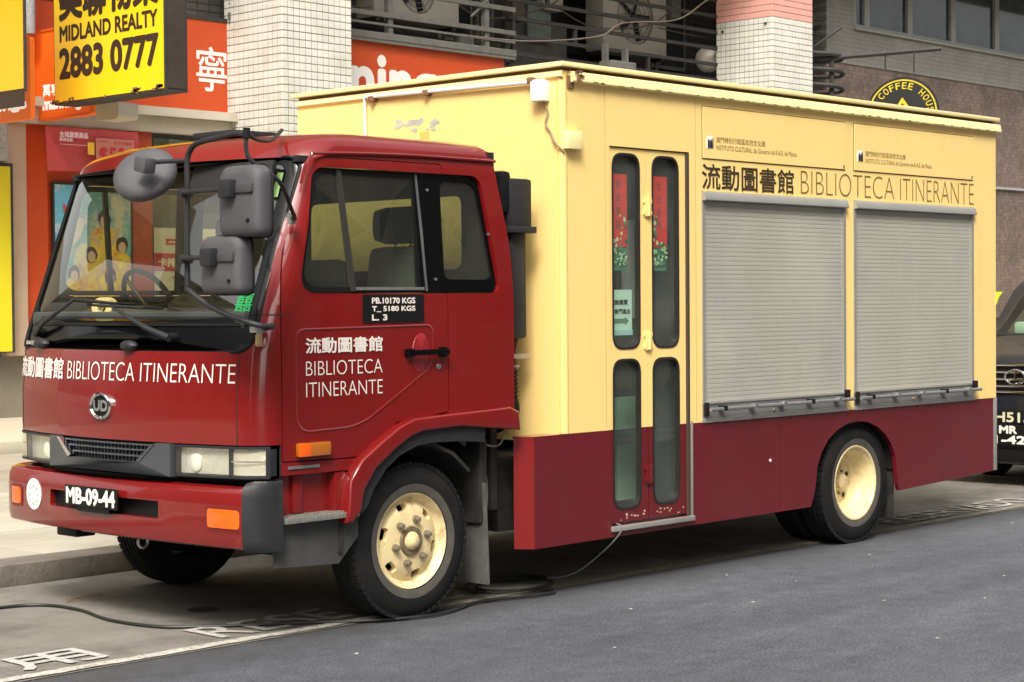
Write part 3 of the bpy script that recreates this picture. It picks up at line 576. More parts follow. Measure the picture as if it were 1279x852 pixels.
# --- lamp band: grille housing, lamps
BZ0, BZ1 = .785, .945
obj('lamp_band_back', cab_volume(.70, .947, .07, levels=[], rear=-1.35), BLK, truck)
def fvol(y0, y1, z0, z1, d0, d1, n=16, bev=0):
    """solid following the nose between y0..y1, from d0 behind the surface to d1 in front"""
    bm = newbm(); rows = []
    for i in range(n + 1):
        y = y0 + (y1 - y0) * i / n; x = front_x(y, .9)
        rows.append([bm.verts.new(p) for p in ((x + d0, y, z0), (x - d1, y, z0), (x - d1, y, z1), (x + d0, y, z1))])
    for A, B in zip(rows, rows[1:]):
        for k in range(4): bm.faces.new((A[k], A[(k + 1) % 4], B[(k + 1) % 4], B[k]))
    bm.faces.new(rows[0][::-1]); bm.faces.new(rows[-1]); bmesh.ops.recalc_face_normals(bm, faces=bm.faces); return bm
def headlamp(y0, y1, corner):
    """clear lamp: dark housing, reflector bowls, clear cover with ribs"""
    s = 1 if y1 > y0 else -1; a, b = min(y0, y1), max(y0, y1)
    h = obj('headlight', fvol(a, b, .795, .941, .07, -.035), DKG, truck, smooth=30)
    frm = newbm()
    join(frm, fvol(a, b, .931, .943, .05, .004)); join(frm, fvol(a, b, .790, .802, .05, .004)); join(frm, fvol(a, a + .010, .790, .943, .05, .004, 2)); join(frm, fvol(b - .010, b, .790, .943, .05, .004, 2))
    obj('lamp_frame', frm, DKG, h, smooth=0)
    # bowls
    L = abs(y1 - y0)
    for yy, rr in ():
        bw = newbm(); lathe(bw, [(0.008, .04), (.03, .036), (rr * .75, .018), (rr, -.012)], (front_x(yy, .9) + .012, yy, .866), 'x', 20); obj('reflector', bw, REF, h)
        lb = newbm(); bmesh.ops.create_uvsphere(lb, u_segments=10, v_segments=6, radius=.010); bmesh.ops.translate(lb, vec=(front_x(yy, .9) + .03, yy, .866), verts=lb.verts); obj('bulb', lb, WHB, h)
    rp2 = newbm(); yb_ = y0 + s * L * .20; bmesh.ops.create_uvsphere(rp2, u_segments=18, v_segments=10, radius=1); bmesh.ops.scale(rp2, vec=(.010, .050, .050), verts=rp2.verts); bmesh.ops.translate(rp2, vec=(front_x(yb_, .9) + .028, yb_, .857), verts=rp2.verts); obj('reflector_bulge', rp2, mat('bright_reflector', (.95, .94, .88), .15, metal=.3), h)
    pl = newbm(); join(pl, fvol(*(sorted((y0 + s * .012, y0 + s * L * .66))), .805, .929, .035, -.028, 6)); obj('reflector_panel', pl, REF, h, smooth=0)
    join_ = newbm(); join(join_, fvol(*(sorted((y0 + s * L * .68, y1 - s * .012))), .805, .929, .035, -.018, 6)); obj('corner_reflector', join_, mat('pale_corner_reflector', (.80, .76, .64), .25, metal=.4, bump=.6, bscale=25), h, smooth=0)
    obj('lamp_divider', fvol(*(sorted((y0 + s * L * .665, y0 + s * L * .68))), .801, .933, .03, .003, 2), DKG, h, smooth=0)
    obj('chrome_bar', fvol(*(sorted((y0 + s * L * .69, y1 - s * .012))), .869, .875, .0, .0015, 4), CHR, h, smooth=0)
    cv = newbm(); n = 14; A = []; B = []
    for i in range(n + 1):
        y = a + .006 + (b - a - .012) * i / n; x = front_x(y, .9) - .002; A.append(cv.verts.new((x, y, .799))); B.append(cv.verts.new((x, y, .935)))
    for i in range(n): cv.faces.new((A[i], A[i + 1], B[i + 1], B[i]))
    obj('lens_cover', cv, LENS, h, smooth=60)
headlamp(.570, .072, 0)
headlamp(1.62, 2 * YC - .072, 1)
# grille
gy0, gy1 = .580, 1.612
gh = obj('grille', fvol(gy0, gy1, .778, .945, .06, -.03), BLK, truck, smooth=0)
def gshape(bm, poly, d0, d1):
    """polygon in (y,z) following the nose"""
    A = [bm.verts.new((front_x(y, .9) + d0, y, z)) for y, z in poly]; B = [bm.verts.new((front_x(y, .9) - d1, y, z)) for y, z in poly]; n = len(poly)
    for i in range(n): bm.faces.new((A[i], A[(i + 1) % n], B[(i + 1) % n], B[i]))
    T = tessellate_polygon([[Vector((p[0], p[1], 0)) for p in poly]])
    for t in T: bm.faces.new([B[i] for i in t]); bm.faces.new([A[i] for i in reversed(t)])
    bmesh.ops.recalc_face_normals(bm, faces=bm.faces); return bm
GH = mat('grille_grey', (.055, .06, .068), .4, var=.1, coat=.2)
m = YC
low = [(gy0, .945), (gy0, .785)] + [(gy0 + (gy1 - gy0) * i / 10, .785) for i in range(1, 10)] + [(gy1, .785), (gy1, .945), (gy1 - .10, .945), (gy1 - .22, .845)] + [(gy1 - .22 - (gy1 - gy0 - .44) * i / 8, .845) for i in range(1, 8)] + [(gy0 + .22, .845), (gy0 + .10, .945)]
obj('grille_surround', gshape(newbm(), low, .03, .022), GH, gh, smooth=25)
obj('chrome_strip', gshape(newbm(), [(gy1 - .10, .941), (gy1 - .13, .941), (gy1 - .245, .859), (gy1 - .215, .845)], .0, .030), CHR, gh, smooth=0)
obj('chrome_strip', gshape(newbm(), [(gy0 + .10, .941), (gy0 + .215, .845), (gy0 + .230, .855), (gy0 + .12, .941)], .0, .026), GH, gh, smooth=0)
for zz in (.871, .901, .928): obj('grille_slat', fvol(gy0 + .12, gy1 - .12, zz, zz + .007, .03, .002), GH, gh, smooth=0)
for k in range(26):
    yy = gy0 + .15 + k * (gy1 - gy0 - .3) / 25; obj('grille_fin', fvol(yy, yy + .005, .848, .938, .02, -.012, 1), GH, gh, smooth=0)
# --- bumper
def bump_x(y):
    hw = HW + (.045 if y < YC else .012); t_ = min(1, abs(y - YC) / hw); x = -2.255 + .09 * t_ * t_; ts = .90
    if t_ > ts: s = (t_ - ts) / (1 - ts); x += .15 * (1 - math.sqrt(max(0, 1 - s * s)))
    return x
def bump_sec(ys, zprof, th=.05):
    bm = newbm(); rows = []
    for y in ys:
        x = bump_x(y); rows.append([bm.verts.new((x + dx, y, z)) for dx, z in zprof])
    n = len(zprof)
    for A, B in zip(rows, rows[1:]):
        for k in range(n): bm.faces.new((A[k], A[(k + 1) % n], B[(k + 1) % n], B[k]))
    bm.faces.new(rows[0][::-1]); bm.faces.new(rows[-1]); bmesh.ops.recalc_face_normals(bm, faces=bm.faces); return bm
BP = [(.20, .50), (.06, .48), (.030, .462), (.010, .472), (.0, .51), (.0, .67), (.006, .72), (.02, .748), (.05, .758), (.12, .75), (.15, .70), (.10, .52)]
ys = [YC + HW_ * (HW + (.045 if HW_ < 0 else .012)) for HW_ in TS]
nb_i = 0
SPL = .085; ysr = [y for y in ys if y > SPL] ; ysr = [SPL] + ysr
bb = bump_sec(ysr, BP)
bb = boolean(bb, [pr(rrect(.655, 1.60, .578, .664, .012), 'x', -2.6, -2.20)])
bmp = obj('bumper', bb, RED, truck, smooth=40)
obj('bumper_opening', bx(-2.205, -2.19, .64, 1.61, .56, .68), BLK, bmp)
ysc = [y for y in ys if y < SPL] + [SPL]
CP = [(.20, .455), (.05, .455), (.02, .448), (-.006, .47), (-.012, .51), (-.012, .71), (-.006, .755), (.02, .778), (.07, .784), (.13, .778), (.16, .70), (.10, .50)]
cc = bump_sec(ysc, CP); cc = boolean(cc, [bx(-1.985, -1.5, -.3, .5, .2, 1.0)])
obj('bumper_corner', cc, DKG, bmp, smooth=40)
# number plate & holder
plx = bump_x(1.16) - .028
np_ = obj('number_plate', bx(plx, plx + .008, .935, 1.395, .600, .704, .003), BLK, bmp); o = newbm(); text(o, 'MB-09-44', -1.375, -.955, .614, .692, onX(plx - .0015), bold=.0045); obj('plate_digits', o, mat('plate_digit_white', (.82, .80, .72), .5), np_, smooth=0)
obj('plate_bracket', bx(plx + .008, plx + .05, 1.02, 1.3, .575, .60), BLK, bmp)
# sticker disc
sd = newbm(); patch(sd, [(1.775 + .083 * math.cos(a * PI / 16), .625 + .083 * math.sin(a * PI / 16)) for a in range(32)], lambda a, b: (bump_x(a) - .004, a, b), (0, .5, .9, 1)); st = obj('round_sticker', thicken(sd, .003, (1, 0, 0)), WHB, bmp)
dt = newbm()
for k in range(8):
    a = k * PI / 4; patch(dt, [(1.775 + .048 * math.cos(a) + .010 * math.cos(q * PI / 4), .625 + .048 * math.sin(a) + .010 * math.sin(q * PI / 4)) for q in range(8)], lambda a_, b_: (bump_x(a_) - .0085, a_, b_), (0, 1))
obj('sticker_dots', dt, mat('faint_grey_dots', (.50, .52, .48), .7), st, smooth=0)
# indicators
for y0, y1 in ((.100, .305), (1.925, 2.035)):
    z0, z1 = .562, .652
    fr_ = newbm(); O = rrect(y0 - .014, y1 + .014, z0 - .014, z1 + .014, .025); I_ = rrect(y0, y1, z0, z1, .02); ringpatch(fr_, O, I_, lambda a, b: (bump_x(a) - .004, a, b), 1); thicken(fr_, .006, (1, 0, 0))
    oi = obj('front_indicator', fr_, mat('dark_red_rim', (.16, .01, .012), .4), bmp)
    le = newbm(); patch(le, I_, lambda a, b: (bump_x(a) - .006 - .008 * (1 - ((a - (y0 + y1) / 2) / ((y1 - y0) / 2)) ** 2), a, b), (0, .3, .6, .85, 1)); obj('amber_lens', le, AMB, oi)
for y in (.95,):
    obj('tow_hook', tube(newbm(), [( -2.12 + .03 * math.cos(a * PI / 6), y, .43 + .03 * math.sin(a * PI / 6)) for a in range(12)], .008, 6, closed=True), STL, bmp)
obj('bumper_bracket', bx(-2.2, -2.08, 1.42, 1.60, .42, .48, .01), BLK, bmp)
# --- fender flare, liner, step
def band(outer, inner, y0, y1):
    poly = outer + inner[::-1]; bm = newbm()
    A = [bm.verts.new((a, y0, b)) for a, b in poly]; B = [bm.verts.new((a, y1, b)) for a, b in poly]; n = len(poly)
    for i in range(n): bm.faces.new((A[i], A[(i + 1) % n], B[(i + 1) % n], B[i]))
    for k in range(len(outer) - 1):
        q = (k, k + 1, n - 2 - k, n - 1 - k); bm.faces.new([A[i] for i in q]); bm.faces.new([B[i] for i in reversed(q)])
    bmesh.ops.recalc_face_normals(bm, faces=bm.faces); return bm
def curve2(pts, n=5): return [(p.x, p.y) for p in smooth_path([Vector((a, b, 0)) for a, b in pts], n)]
FO = [(-1.70, .548), (-1.585, .60), (-1.57, .75), (-1.49, .85), (-1.36, .93), (-1.235, 1.0), (-1.13, 1.035), (-.896, 1.045), (-.43, 1.062), (-.365, 1.035)]
FI = [(-1.56, .545), (-1.50, .60), (-1.478, .70), (-1.40, .80), (-1.28, .88), (-1.16, .945), (-1.07, .968), (-.80, .978), (-.60, .958), (-.352, .935)]
FO[0] = (-1.60, .548)
for s in (0, 1):
    y0, y1 = (-.004, .075) if not s else (2 * YC - .075, 2 * YC + .004)
    fb = band(FO, FI, y0, y1); 
    bmesh.ops.bevel(fb, geom=[e for e in fb.edges if len(e.link_faces) == 2 and e.calc_face_angle(0) > .9 and abs(e.verts[0].co.y - e.verts[1].co.y) < .01], offset=.014, segments=3, affect='EDGES', profile=.6)
    obj('fender_flare', fb, RED, truck, smooth=45)
    L2 = [(-1.52, .55), (-1.44, .62), (-1.40, .70), (-1.32, .79), (-1.22, .855), (-1.10, .895), (-1.0, .905), (-.78, .90), (-.615, .885)]
    obj('fender_liner', band(FI[:9], L2, y0 + .022, y1 + .01), DKG, truck, smooth=45)
    yy0, yy1 = (y0 + .05, .38) if not s else (2 * YC - .38, y1 - .05)
    W_ = [( -1.09 + .50 * math.cos(a), .43 + .47 * math.sin(a)) for a in [PI * (1.02 - k * .1) for k in range(9)]]
    W2 = [( -1.09 + .52 * math.cos(a), .43 + .49 * math.sin(a)) for a in [PI * (1.02 - k * .1) for k in range(9)]]
    obj('wheel_housing', band(W2, W_, yy0, yy1), CHS, truck, smooth=45)
# rocker: recessed red panel and step
rk = newbm(); box(rk, -1.94, -1.50, sy + .05, sy + .09, .60, .797); obj('step_well', rk, RED, truck)
obj('step_well_side', bx(-1.62, -1.54, sy + .004, sy + .06, .57, .797, .012), RED, truck)
obj('step_post', bx(-1.86, -1.80, sy + .03, sy + .05, .61, .797, .008), RED, truck)
stp = obj('cab_step', bx(-1.975, -1.50, sy - .045, sy + .20, .572, .600, .004), STL, truck)
tr = newbm()
for k in range(26):
    for j in range(5): box(tr, -1.955 + k * .0175, -1.945 + k * .0175, sy - .035 + j * .024 + (k % 2) * .010, sy - .022 + j * .024 + (k % 2) * .010, .599, .606)
obj('step_tread', tr, mat('step_aluminium', (.33, .31, .28), .5, metal=.6, var=.2, vscale=30), stp, smooth=0)
tr = newbm(); 
for k in range(23): box(tr, -1.965 + k * .02, -1.955 + k * .02, sy - .052, sy - .044, .575, .598)
obj('step_teeth', tr, MATS['step_aluminium'], stp, smooth=0)
obj('step_skirt', pr([(-1.99, .573), (-1.47, .573), (-1.47, .47), (-1.60, .345), (-2.0, .365)], 'y', sy + .0, sy + .02), mat('grey_rubber_skirt', (.055, .055, .055), .6, var=.3, vscale=6), truck, smooth=0)
# mudflaps
def flap(x, y0, y1, z0, z1):
    bm = newbm(); n = 6
    for k in range(n): box(bm, x + .012 * math.sin(k), x + .012 * math.sin(k) + .012, y0, y1, z0 + (z1 - z0) * k / n, z0 + (z1 - z0) * (k + 1) / n + .004)
    return bm
MFG = mat('mudflap_grey', (.10, .098, .092), .6, var=.35, vscale=5, dirt=(.04, .037, .033, .7), ds=4)
for s in (0, 1):
    y0, y1 = (.075, .41) if not s else (2 * YC - .41, 2 * YC - .075)
    obj('mudflap', bx(-.545, -.530, y0, y1, .115, .66, .003, rot=Matrix.Rotation(-.04, 3, 'Y').to_4x4()), MFG, truck, smooth=0)
    obj('mudflap_bracket', bx(-.57, -.51, y0 + .02, y1 + .05, .44, .90, .02), CHS, truck)
    y0, y1 = (.10, .50) if not s else (2 * YC - .50, 2 * YC - .10)
    obj('mudflap', bx(3.42, 3.432, y0 - .05, y1, .12, .62, .003), CHS, truck, smooth=0)
# --- chassis
ch = newbm()
for y in (.68, 1.46): box(ch, -1.95, 4.6, y, y + .08, .50, .70)
for x in (-1.7, -.3, .9, 2.1, 3.6, 4.5): box(ch, x, x + .08, .70, 1.52, .53, .67)
tube(ch, [(-1.09, .3, .40), (-1.09, 1.93, .40)], .055, 10); tube(ch, [(2.943, .3, .40), (2.943, 1.93, .40)], .075, 10)
bmesh.ops.create_uvsphere(ch, u_segments=14, v_segments=8, radius=.2, matrix=Matrix.Translation((2.943, 1.1, .42)))
tube(ch, [(-.6, 1.1, .55), (2.8, 1.1, .45)], .05, 10)
obj('chassis_frame', ch, CHS, truck)
obj('rear_bulkhead', bx(-.42, -.37, .16, 2.07, .50, 1.03), CHS, truck)
obj('engine_block', bx(-1.75, -.55, .78, 1.42, .42, .95, .05), CHS, truck)
obj('fuel_tank', bx(.4, 1.3, 1.62, 2.15, .34, .74, .06), CHS, truck)
obj('battery_box', bx(-.30, .25, .22, .62, .36, .78, .03), CHS, truck)
obj('air_tank', tube(newbm(), [(1.5, .45, .50), (2.2, .45, .50)], .12, 16), CHS, truck)
obj('exhaust_pipe', tube(newbm(), smooth_path([(-.5, 1.7, .42), (.5, 1.65, .36), (1.8, 1.7, .36), (2.2, 1.9, .34)], 5), .05, 10), mat('exhaust_rust', (.10, .05, .03), .8, var=.4), truck)
hz = newbm(); tube(hz, smooth_path([(-.62, .14, .93), (-.50, .12, .86), (-.40, .12, .85), (-.33, .14, .90)], 5), .006, 6); tube(hz, smooth_path([(-.60, .22, .90), (-.48, .2, .78), (-.42, .2, .60), (-.44, .2, .5)], 5), .02, 8); obj('hose', hz, mat('grey_hose', (.16, .16, .15), .6), truck)
# --- wheels
RIMCUT = 6
def wheel(xc, yo, front, parent, far=False):
    """yo: y of the outer tyre face; outward is -y"""
    s = 1; R_, w_ = .402, .215
    prof = [(.251, .022), (.262, .006), (.30, -.004), (.34, .000), (.372, .010), (.388, .022), (.397, .030), (.3975, .045)]
    g = []
    for k in range(4):
        a = .045 + k * .035; g += [(.402, a + .004), (.402, a + .024), (.392, a + .027), (.392, a + .033)]
    prof2 = prof + g + [(.402, w_ - .030), (.394, w_ - .018), (.372, w_ - .008), (.32, w_), (.252, w_ - .01)]
    flip = -1 if far else 1
    def Y(h): return h * flip
    def L(p, seg=56, closed=False): return lathe(newbm(), [(r, Y(h)) for r, h in p], (xc, yo, .402), seg=seg, closed=closed)
    t_ = obj('wheel', L(prof2 + [(.252, w_ - .02), (.252, .03)], 72, True), RUB, parent, smooth=30)
    # shoulder tread blocks
    tb = newbm(); N = 60
    for k in range(N):
        a = 2 * PI * k / N; M = Matrix.Translation((xc, yo, .402)) @ Matrix.Rotation(a, 4, 'Y')
        q = newbm(); box(q, .383, .4030, min(Y(.014), Y(.046)), max(Y(.014), Y(.046)), -.0165, .0165); bmesh.ops.transform(q, matrix=M, verts=q.verts); join(tb, q)
    obj('tread_blocks', tb, RUB, t_, kind='stuff', smooth=0)
    sw = L([(.250, .003), (.262, -.0005), (.285, -.0035), (.293, -.0045)], 56); obj('sidewall_face', sw, RUBS, t_)
    if front:
        disc = L([(.0, .018), (.06, .018), (.13, .022), (.175, .028), (.196, .045), (.208, .050), (.222, .036), (.232, .018), (.243, .006), (.249, .010), (.247, .022), (.236, .034), (.225, .075), (.205, .082), (.175, .080), (.15, .050), (.10, .04), (.0, .04)], 64)
        cuts = []
        for k in range(RIMCUT):
            a = math.radians(45 + k * 60); c = newbm(); cx, cz = .176 * math.cos(a), .176 * math.sin(a)
            q = roundp([(-.019, -.034), (.019, -.034), (.019, .034), (-.019, .034)], .018, 5); ca, sa = math.cos(a), math.sin(a)
            poly = [(xc + cx + u * ca - v * sa, .402 + cz + u * sa + v * ca) for u, v in q]; prism(c, poly, 'y', min(yo - .1 * flip, yo + .2 * flip), max(yo - .1 * flip, yo + .2 * flip)); cuts.append(c)
        disc = boolean(disc, cuts)
        rim = obj('rim', disc, WHL, t_, smooth=32)
        obj('rim_backing', L([(0, .10), (.22, .10)], 32), BLK, rim)
        hub = L([(0, -.022), (.022, -.019), (.040, -.008), (.048, .006), (.050, .03)], 32); obj('hub_cap', hub, WHL, rim)
        obj('hub_ring', L([(.050, .010), (.058, .006), (.074, .008), (.078, .02)], 32), mat('greasy_ring', (.16, .12, .07), .6, var=.4, vscale=40), rim)
        rn, ra = .114, 25
        ny = .012
    else:
        rim = obj('rim', L([(.249, .008), (.247, .0), (.236, .002), (.228, .018), (.214, .028), (.205, .05), (.200, .10), (.188, .118), (.160, .128), (.150, .135), (.148, .150), (.06, .150)], 64), WHL, t_, smooth=32)
        obj('rim_disc_dark', L([(.0, .149), (.09, .149)], 32), WHL, rim)
        for k in range(5):
            a = math.radians(20 + k * 72); q = newbm(); patch(q, [(xc + .120 * math.cos(a) + .018 * math.cos(b * PI / 6), .402 + .120 * math.sin(a) + .018 * math.sin(b * PI / 6)) for b in range(12)], lambda u, v: (u, yo + Y(.1485), v), (0, 1)); obj('vent_hole', q, BLK, rim)
        obj('hub_cap', L([(0, .085), (.038, .09), (.050, .098), (.054, .149)], 28), WHL, rim)
        rn, ny = .080, .135
    for k in range(6 if front else 8):
        a = math.radians((13 if front else 10) + k * (60 if front else 45)); 
        c = (xc + rn * math.cos(a), yo + Y(ny + .0), .402 + rn * math.sin(a)); q = newbm()
        pr_ = [(.0, -.028), (.012, -.027), (.0125, -.008), (.019, -.006), (.019, .010), (.0235, .012), (.0235, .025)] if front else [(0, -.0), (.010, .0), (.010, .03)]
        lathe(q, [(r, Y(h)) for r, h in pr_], c, seg=6 if not front else 8); obj('wheel_nut', q, NUT, rim, smooth=20)
    return t_
wheel(-1.072, .085, True, truck); wheel(2.943, .038, False, truck)
wheel(-1.072, 2 * YC - .085, True, truck, True); wheel(2.943, 2 * YC - .038, False, truck, True)
for y in (.275, 2 * YC - .275 - .20):
    obj('inner_tyre', lathe(newbm(), [(.23, .0), (.33, -.004), (.385, .01), (.402, .03), (.402, .17), (.385, .19), (.33, .204), (.23, .2)], (2.943, y, .402), seg=56, closed=True), RUB, truck)
# --- air intake snorkel behind the cab
si = newbm(); box(si, -.30, -.14, .10, .30, 2.02, 2.29, .02); box(si, -.31, -.12, .085, .31, 1.995, 2.03, .006)
sn = obj('air_intake', si, DKG, truck)
obj('intake_cap', bx(-.36, -.28, .12, .28, 2.10, 2.33, .03), BLK, sn)
obj('intake_duct', bx(-.275, -.155, .13, .28, 1.42, 2.0, .02), DKG, sn); obj('intake_duct', tube(newbm(), [(-.215, .2, 1.44), (-.215, .2, 1.36), (-.215, .2, 1.12)], [.05, .03, .03], 12), BLK, sn)
bl = [(.035, 0)]; 
for k in range(8): bl += [(.044, k * .022 + .006), (.032, k * .022 + .017)]
obj('intake_bellows', lathe(newbm(), [(r, h + 1.08) for r, h in bl], (-.215, .2, 0), 'z', 20), BLK, sn)
obj('intake_clamp', lathe(newbm(), [(.038, 1.26), (.046, 1.262), (.046, 1.275), (.038, 1.277)], (-.215, .2, 0), 'z', 20), STL, sn)
obj('intake_elbow', tube(newbm(), smooth_path([(-.215, .2, 1.09), (-.215, .2, 1.0), (-.25, .35, .92), (-.4, .6, .9)], 5), .04, 12), BLK, sn)
obj('intake_bracket', bx(-.25, -.10, .17, .24, 1.31, 1.335), STL, sn)
# --- roof hatch, mirror bracket
obj('roof_hatch', bx(-1.66, -1.35, .78, 1.12, 2.485, 2.515, .01), DKG, truck)
MX = -2.40
ms = newbm()
TB = .0135
P0 = (front_x(.35, 2.42) + .03, .33, 2.455)
tube(ms, smooth_path([(MX, -.255, 2.378), (MX, -.17, 2.385), (MX, -.085, 2.377), (MX, .09, 2.362), (MX, .155, 2.33), (MX, .178, 2.28), (MX, .180, 2.15), (MX, .186, 1.73), (MX, .165, 1.68), (MX + .03, .0, 1.592), (MX + .10, -.20, 1.525), (MX + .22, -.16, 1.52), (-2.05, .06, 1.505)], 6), TB, 10)
mb = obj('mirror_bracket', ms, DKG, truck)
obj('bracket_arm', tube(newbm(), smooth_path([(MX, -.257, 2.39), (MX, -.255, 2.30), (MX + .03, -.27, 2.25), (-2.25, -.30, 2.17), (-2.06, -.16, 2.05), (-1.95, -.05, 2.02), (-1.885, .05, 2.03)], 6), .010, 8), DKG, mb)
obj('bracket_arm', tube(newbm(), smooth_path([(MX, -.257, 2.385), (-2.25, -.14, 2.37), (-1.95, .12, 2.40), (-1.70, .34, 2.478)], 5), .009, 8), DKG, mb)
jn = newbm(); tube(jn, [(MX, -.257, 2.36), (MX, -.257, 2.405)], .017, 10); obj('bracket_joint', jn, BLK, mb)
obj('bracket_foot', bx(-1.90, -1.865, .035, .07, 2.0, 2.055, .008), STL, mb)
ft = newbm(); tube(ft, [(-2.09, .05, 1.53), (-2.09, .05, 1.42)], .014, 10); box(ft, -2.11, -2.05, .04, .10, 1.485, 1.515, .006); obj('bracket_foot', ft, STL, mb)
br = newbm(); tube(br, [(-2.095, .048, 1.475), (-2.095, .048, 1.425)], .017, 10); obj('bracket_bush', br, mat('brass', (.55, .38, .18), .4, metal=.6), mb)
def mirror(yc, zc, hw, hh, top_r, xc, arm_z, arm_from, parent):
    """rectangular mirror head seen from behind; faces +x"""
    O = roundp([(yc - hw, zc - hh), (yc + hw, zc - hh), (yc + hw, zc + hh), (yc - hw, zc + hh)], [top_r * .6, top_r * .6, top_r, top_r], 7)
    bm = newbm(); n = len(O); rings = []
    for dx, s in ((.05, .965), (.045, 1.0), (.0, 1.0), (-.02, .975), (-.034, .90), (-.040, .70), (-.043, .3)):
        rings.append([bm.verts.new((xc + dx, yc + (a - yc) * s, zc + (b - zc) * s)) for a, b in O])
    for A, B in zip(rings, rings[1:]):
        for i in range(n): bm.faces.new((A[i], A[(i + 1) % n], B[(i + 1) % n], B[i]))
    bm.faces.new(rings[0]); bm.faces.new(rings[-1]); bmesh.ops.recalc_face_normals(bm, faces=bm.faces)
    h = obj('mirror_head', bm, MIR, parent, smooth=50)
    obj('mirror_rim', tube(newbm(), [(xc + .046, yc + (a - yc) * 1.005, zc + (b - zc) * 1.005) for a, b in O], .006, 6, closed=True), BLK, h)
    obj('mirror_glass', patch(newbm(), O, lambda a, b: (xc + .0505, yc + (a - yc) * .95, zc + (b - zc) * .95), (0, 1)), CHR, h, smooth=0)
    obj('mirror_bolt', lathe(newbm(), [(0, -.006), (.008, -.005), (.009, .004)], (xc - .0435, yc - hw * .55, zc - hh * .55), 'x', 10), BLK, h)
    return h
m1 = mirror(-.239, 2.080, .145, .160, .075, MX - .005, 0, 0, mb)
# channel, clamp and arm on each head
for (yc, z, hw) in ((-.239, 2.135, .145), (-.101, 1.832, .145)):
    obj('mirror_arm', tube(newbm(), [(MX - .035, .182, z + .002), (MX - .058, yc, z)], .0105, 8), DKG, mb)
    obj('mirror_clamp', bx(MX - .092, MX - .030, yc + .0, yc + .082, z - .042, z + .042, .014), DKG, mb)
    obj('mirror_channel', bx(MX - .058, MX - .036, yc - hw + .03, yc - .004, z - .021, z + .021, .007), mat('mirror_channel_grey', (.06, .058, .062), .5), mb)
    obj('arm_clamp', bx(MX - .04, MX + .022, .166, .204, z - .022, z + .018, .008), DKG, mb)
m2 = mirror(-.101, 1.798, .145, .132, .06, MX - .005, 0, 0, mb)
# round mirror, tilted
rm = newbm(); prof = [(0, -.040), (.06, -.038), (.12, -.028), (.150, -.008), (.156, .015), (.150, .04), (.0, .042)]
lathe(rm, prof, (0, 0, 0), 'x', 36); pass
bmesh.ops.transform(rm, matrix=Matrix.Translation((MX, .515, 2.246)) @ Matrix.Rotation(math.radians(30), 4, 'Z') @ Matrix.Rotation(math.radians(38), 4, 'Y'), verts=rm.verts)
obj('mirror_head', rm, MIR, mb, smooth=60)
obj('mirror_arm', tube(newbm(), [(MX, .182, 2.285), (MX - .06, .38, 2.285)], .0105, 8), DKG, mb)
obj('mirror_clamp', bx(MX - .12, MX - .05, .345, .435, 2.235, 2.31, .016, rot=Matrix.Rotation(.2, 3, 'X').to_4x4()), MIR, mb)
# --- cab interior
ci = newbm(); 
box(ci, -1.98, -1.55, .16, 2.07, 1.05, 1.50, .04); obj('dashboard', ci, INT, truck)
db = newbm(); box(db, -2.06, -1.66, .2, 2.03, 1.50, 1.585, .02); box(db, -1.86, -1.62, 1.35, 1.85, 1.50, 1.60, .03); obj('dashboard_top', db, mat('dash_top_grey', (.05, .055, .05), .7), truck)
obj('cab_floor', bx(-1.95, -.42, .12, 2.1, .98, 1.03), INT, truck)
obj('rear_trim', boolean(bx(-.47, -.42, .12, 2.1, 1.0, 2.42), [pr(rrect(.32, 1.62, 1.80, 2.20, .06), 'x', -.6, -.2)]), INT, truck)
obj('rear_window', patch(newbm(), rrect(.28, 1.95, 1.65, 2.22, .07), lambda a, b: (-.405, a, b), (0, 1)), RGL, truck, smooth=0)
obj('roof_lining', bx(-1.76, -.5, .14, 2.08, 2.31, 2.34), INT, truck)
obj('sun_visor', bx(-1.88, -1.85, .22, .85, 2.16, 2.32, .01, rot=Matrix.Rotation(.35, 3, 'Y').to_4x4()), INT, truck)
def seat(yc, parent):
    sb = newbm(); box(sb, -1.30, -.82, yc - .24, yc + .24, 1.18, 1.32, .05)
    s_ = obj('seat', sb, SEAT, parent)
    obj('backrest', bx(-.90, -.74, yc - .23, yc + .23, 1.28, 1.92, .06, rot=Matrix.Rotation(.12, 3, 'Y').to_4x4()), SEAT, s_)
    obj('headrest', bx(-.88, -.73, yc - .19, yc + .19, 1.935, 2.13, .062), mat('headrest_dark', (.022, .025, .024), .8), s_)
    hp = newbm(); tube(hp, [(-.81, yc - .06, 1.88), (-.81, yc - .06, 1.97)], .007, 6); tube(hp, [(-.81, yc + .06, 1.88), (-.81, yc + .06, 1.97)], .007, 6); obj('headrest_post', hp, STL, s_)
seat(.42, truck); seat(1.78, truck)
bs = bx(-.90, -.76, .86, 1.34, 1.28, 1.86, .06); obj('centre_backrest', bs, SEAT, truck)
sg = newbm(); sc_ = Vector((-1.50, 1.72, 1.62)); MM = Matrix.Translation(sc_) @ Matrix.Rotation(math.radians(62), 4, 'Y')
tube(sg, [MM @ Vector((.21 * math.cos(a * PI / 18), .21 * math.sin(a * PI / 18), 0)) for a in range(36)], .015, 8, closed=True)
for a in (0.3, 2.5, 4.7): tube(sg, [MM @ Vector((0, 0, -.03)), MM @ Vector((.2 * math.cos(a), .2 * math.sin(a), 0))], .012, 6)
tube(sg, [MM @ Vector((0, 0, -.02)), sc_ + Vector((-.2, 0, -.2))], .03, 8); obj('steering_wheel', sg, BLK, truck)
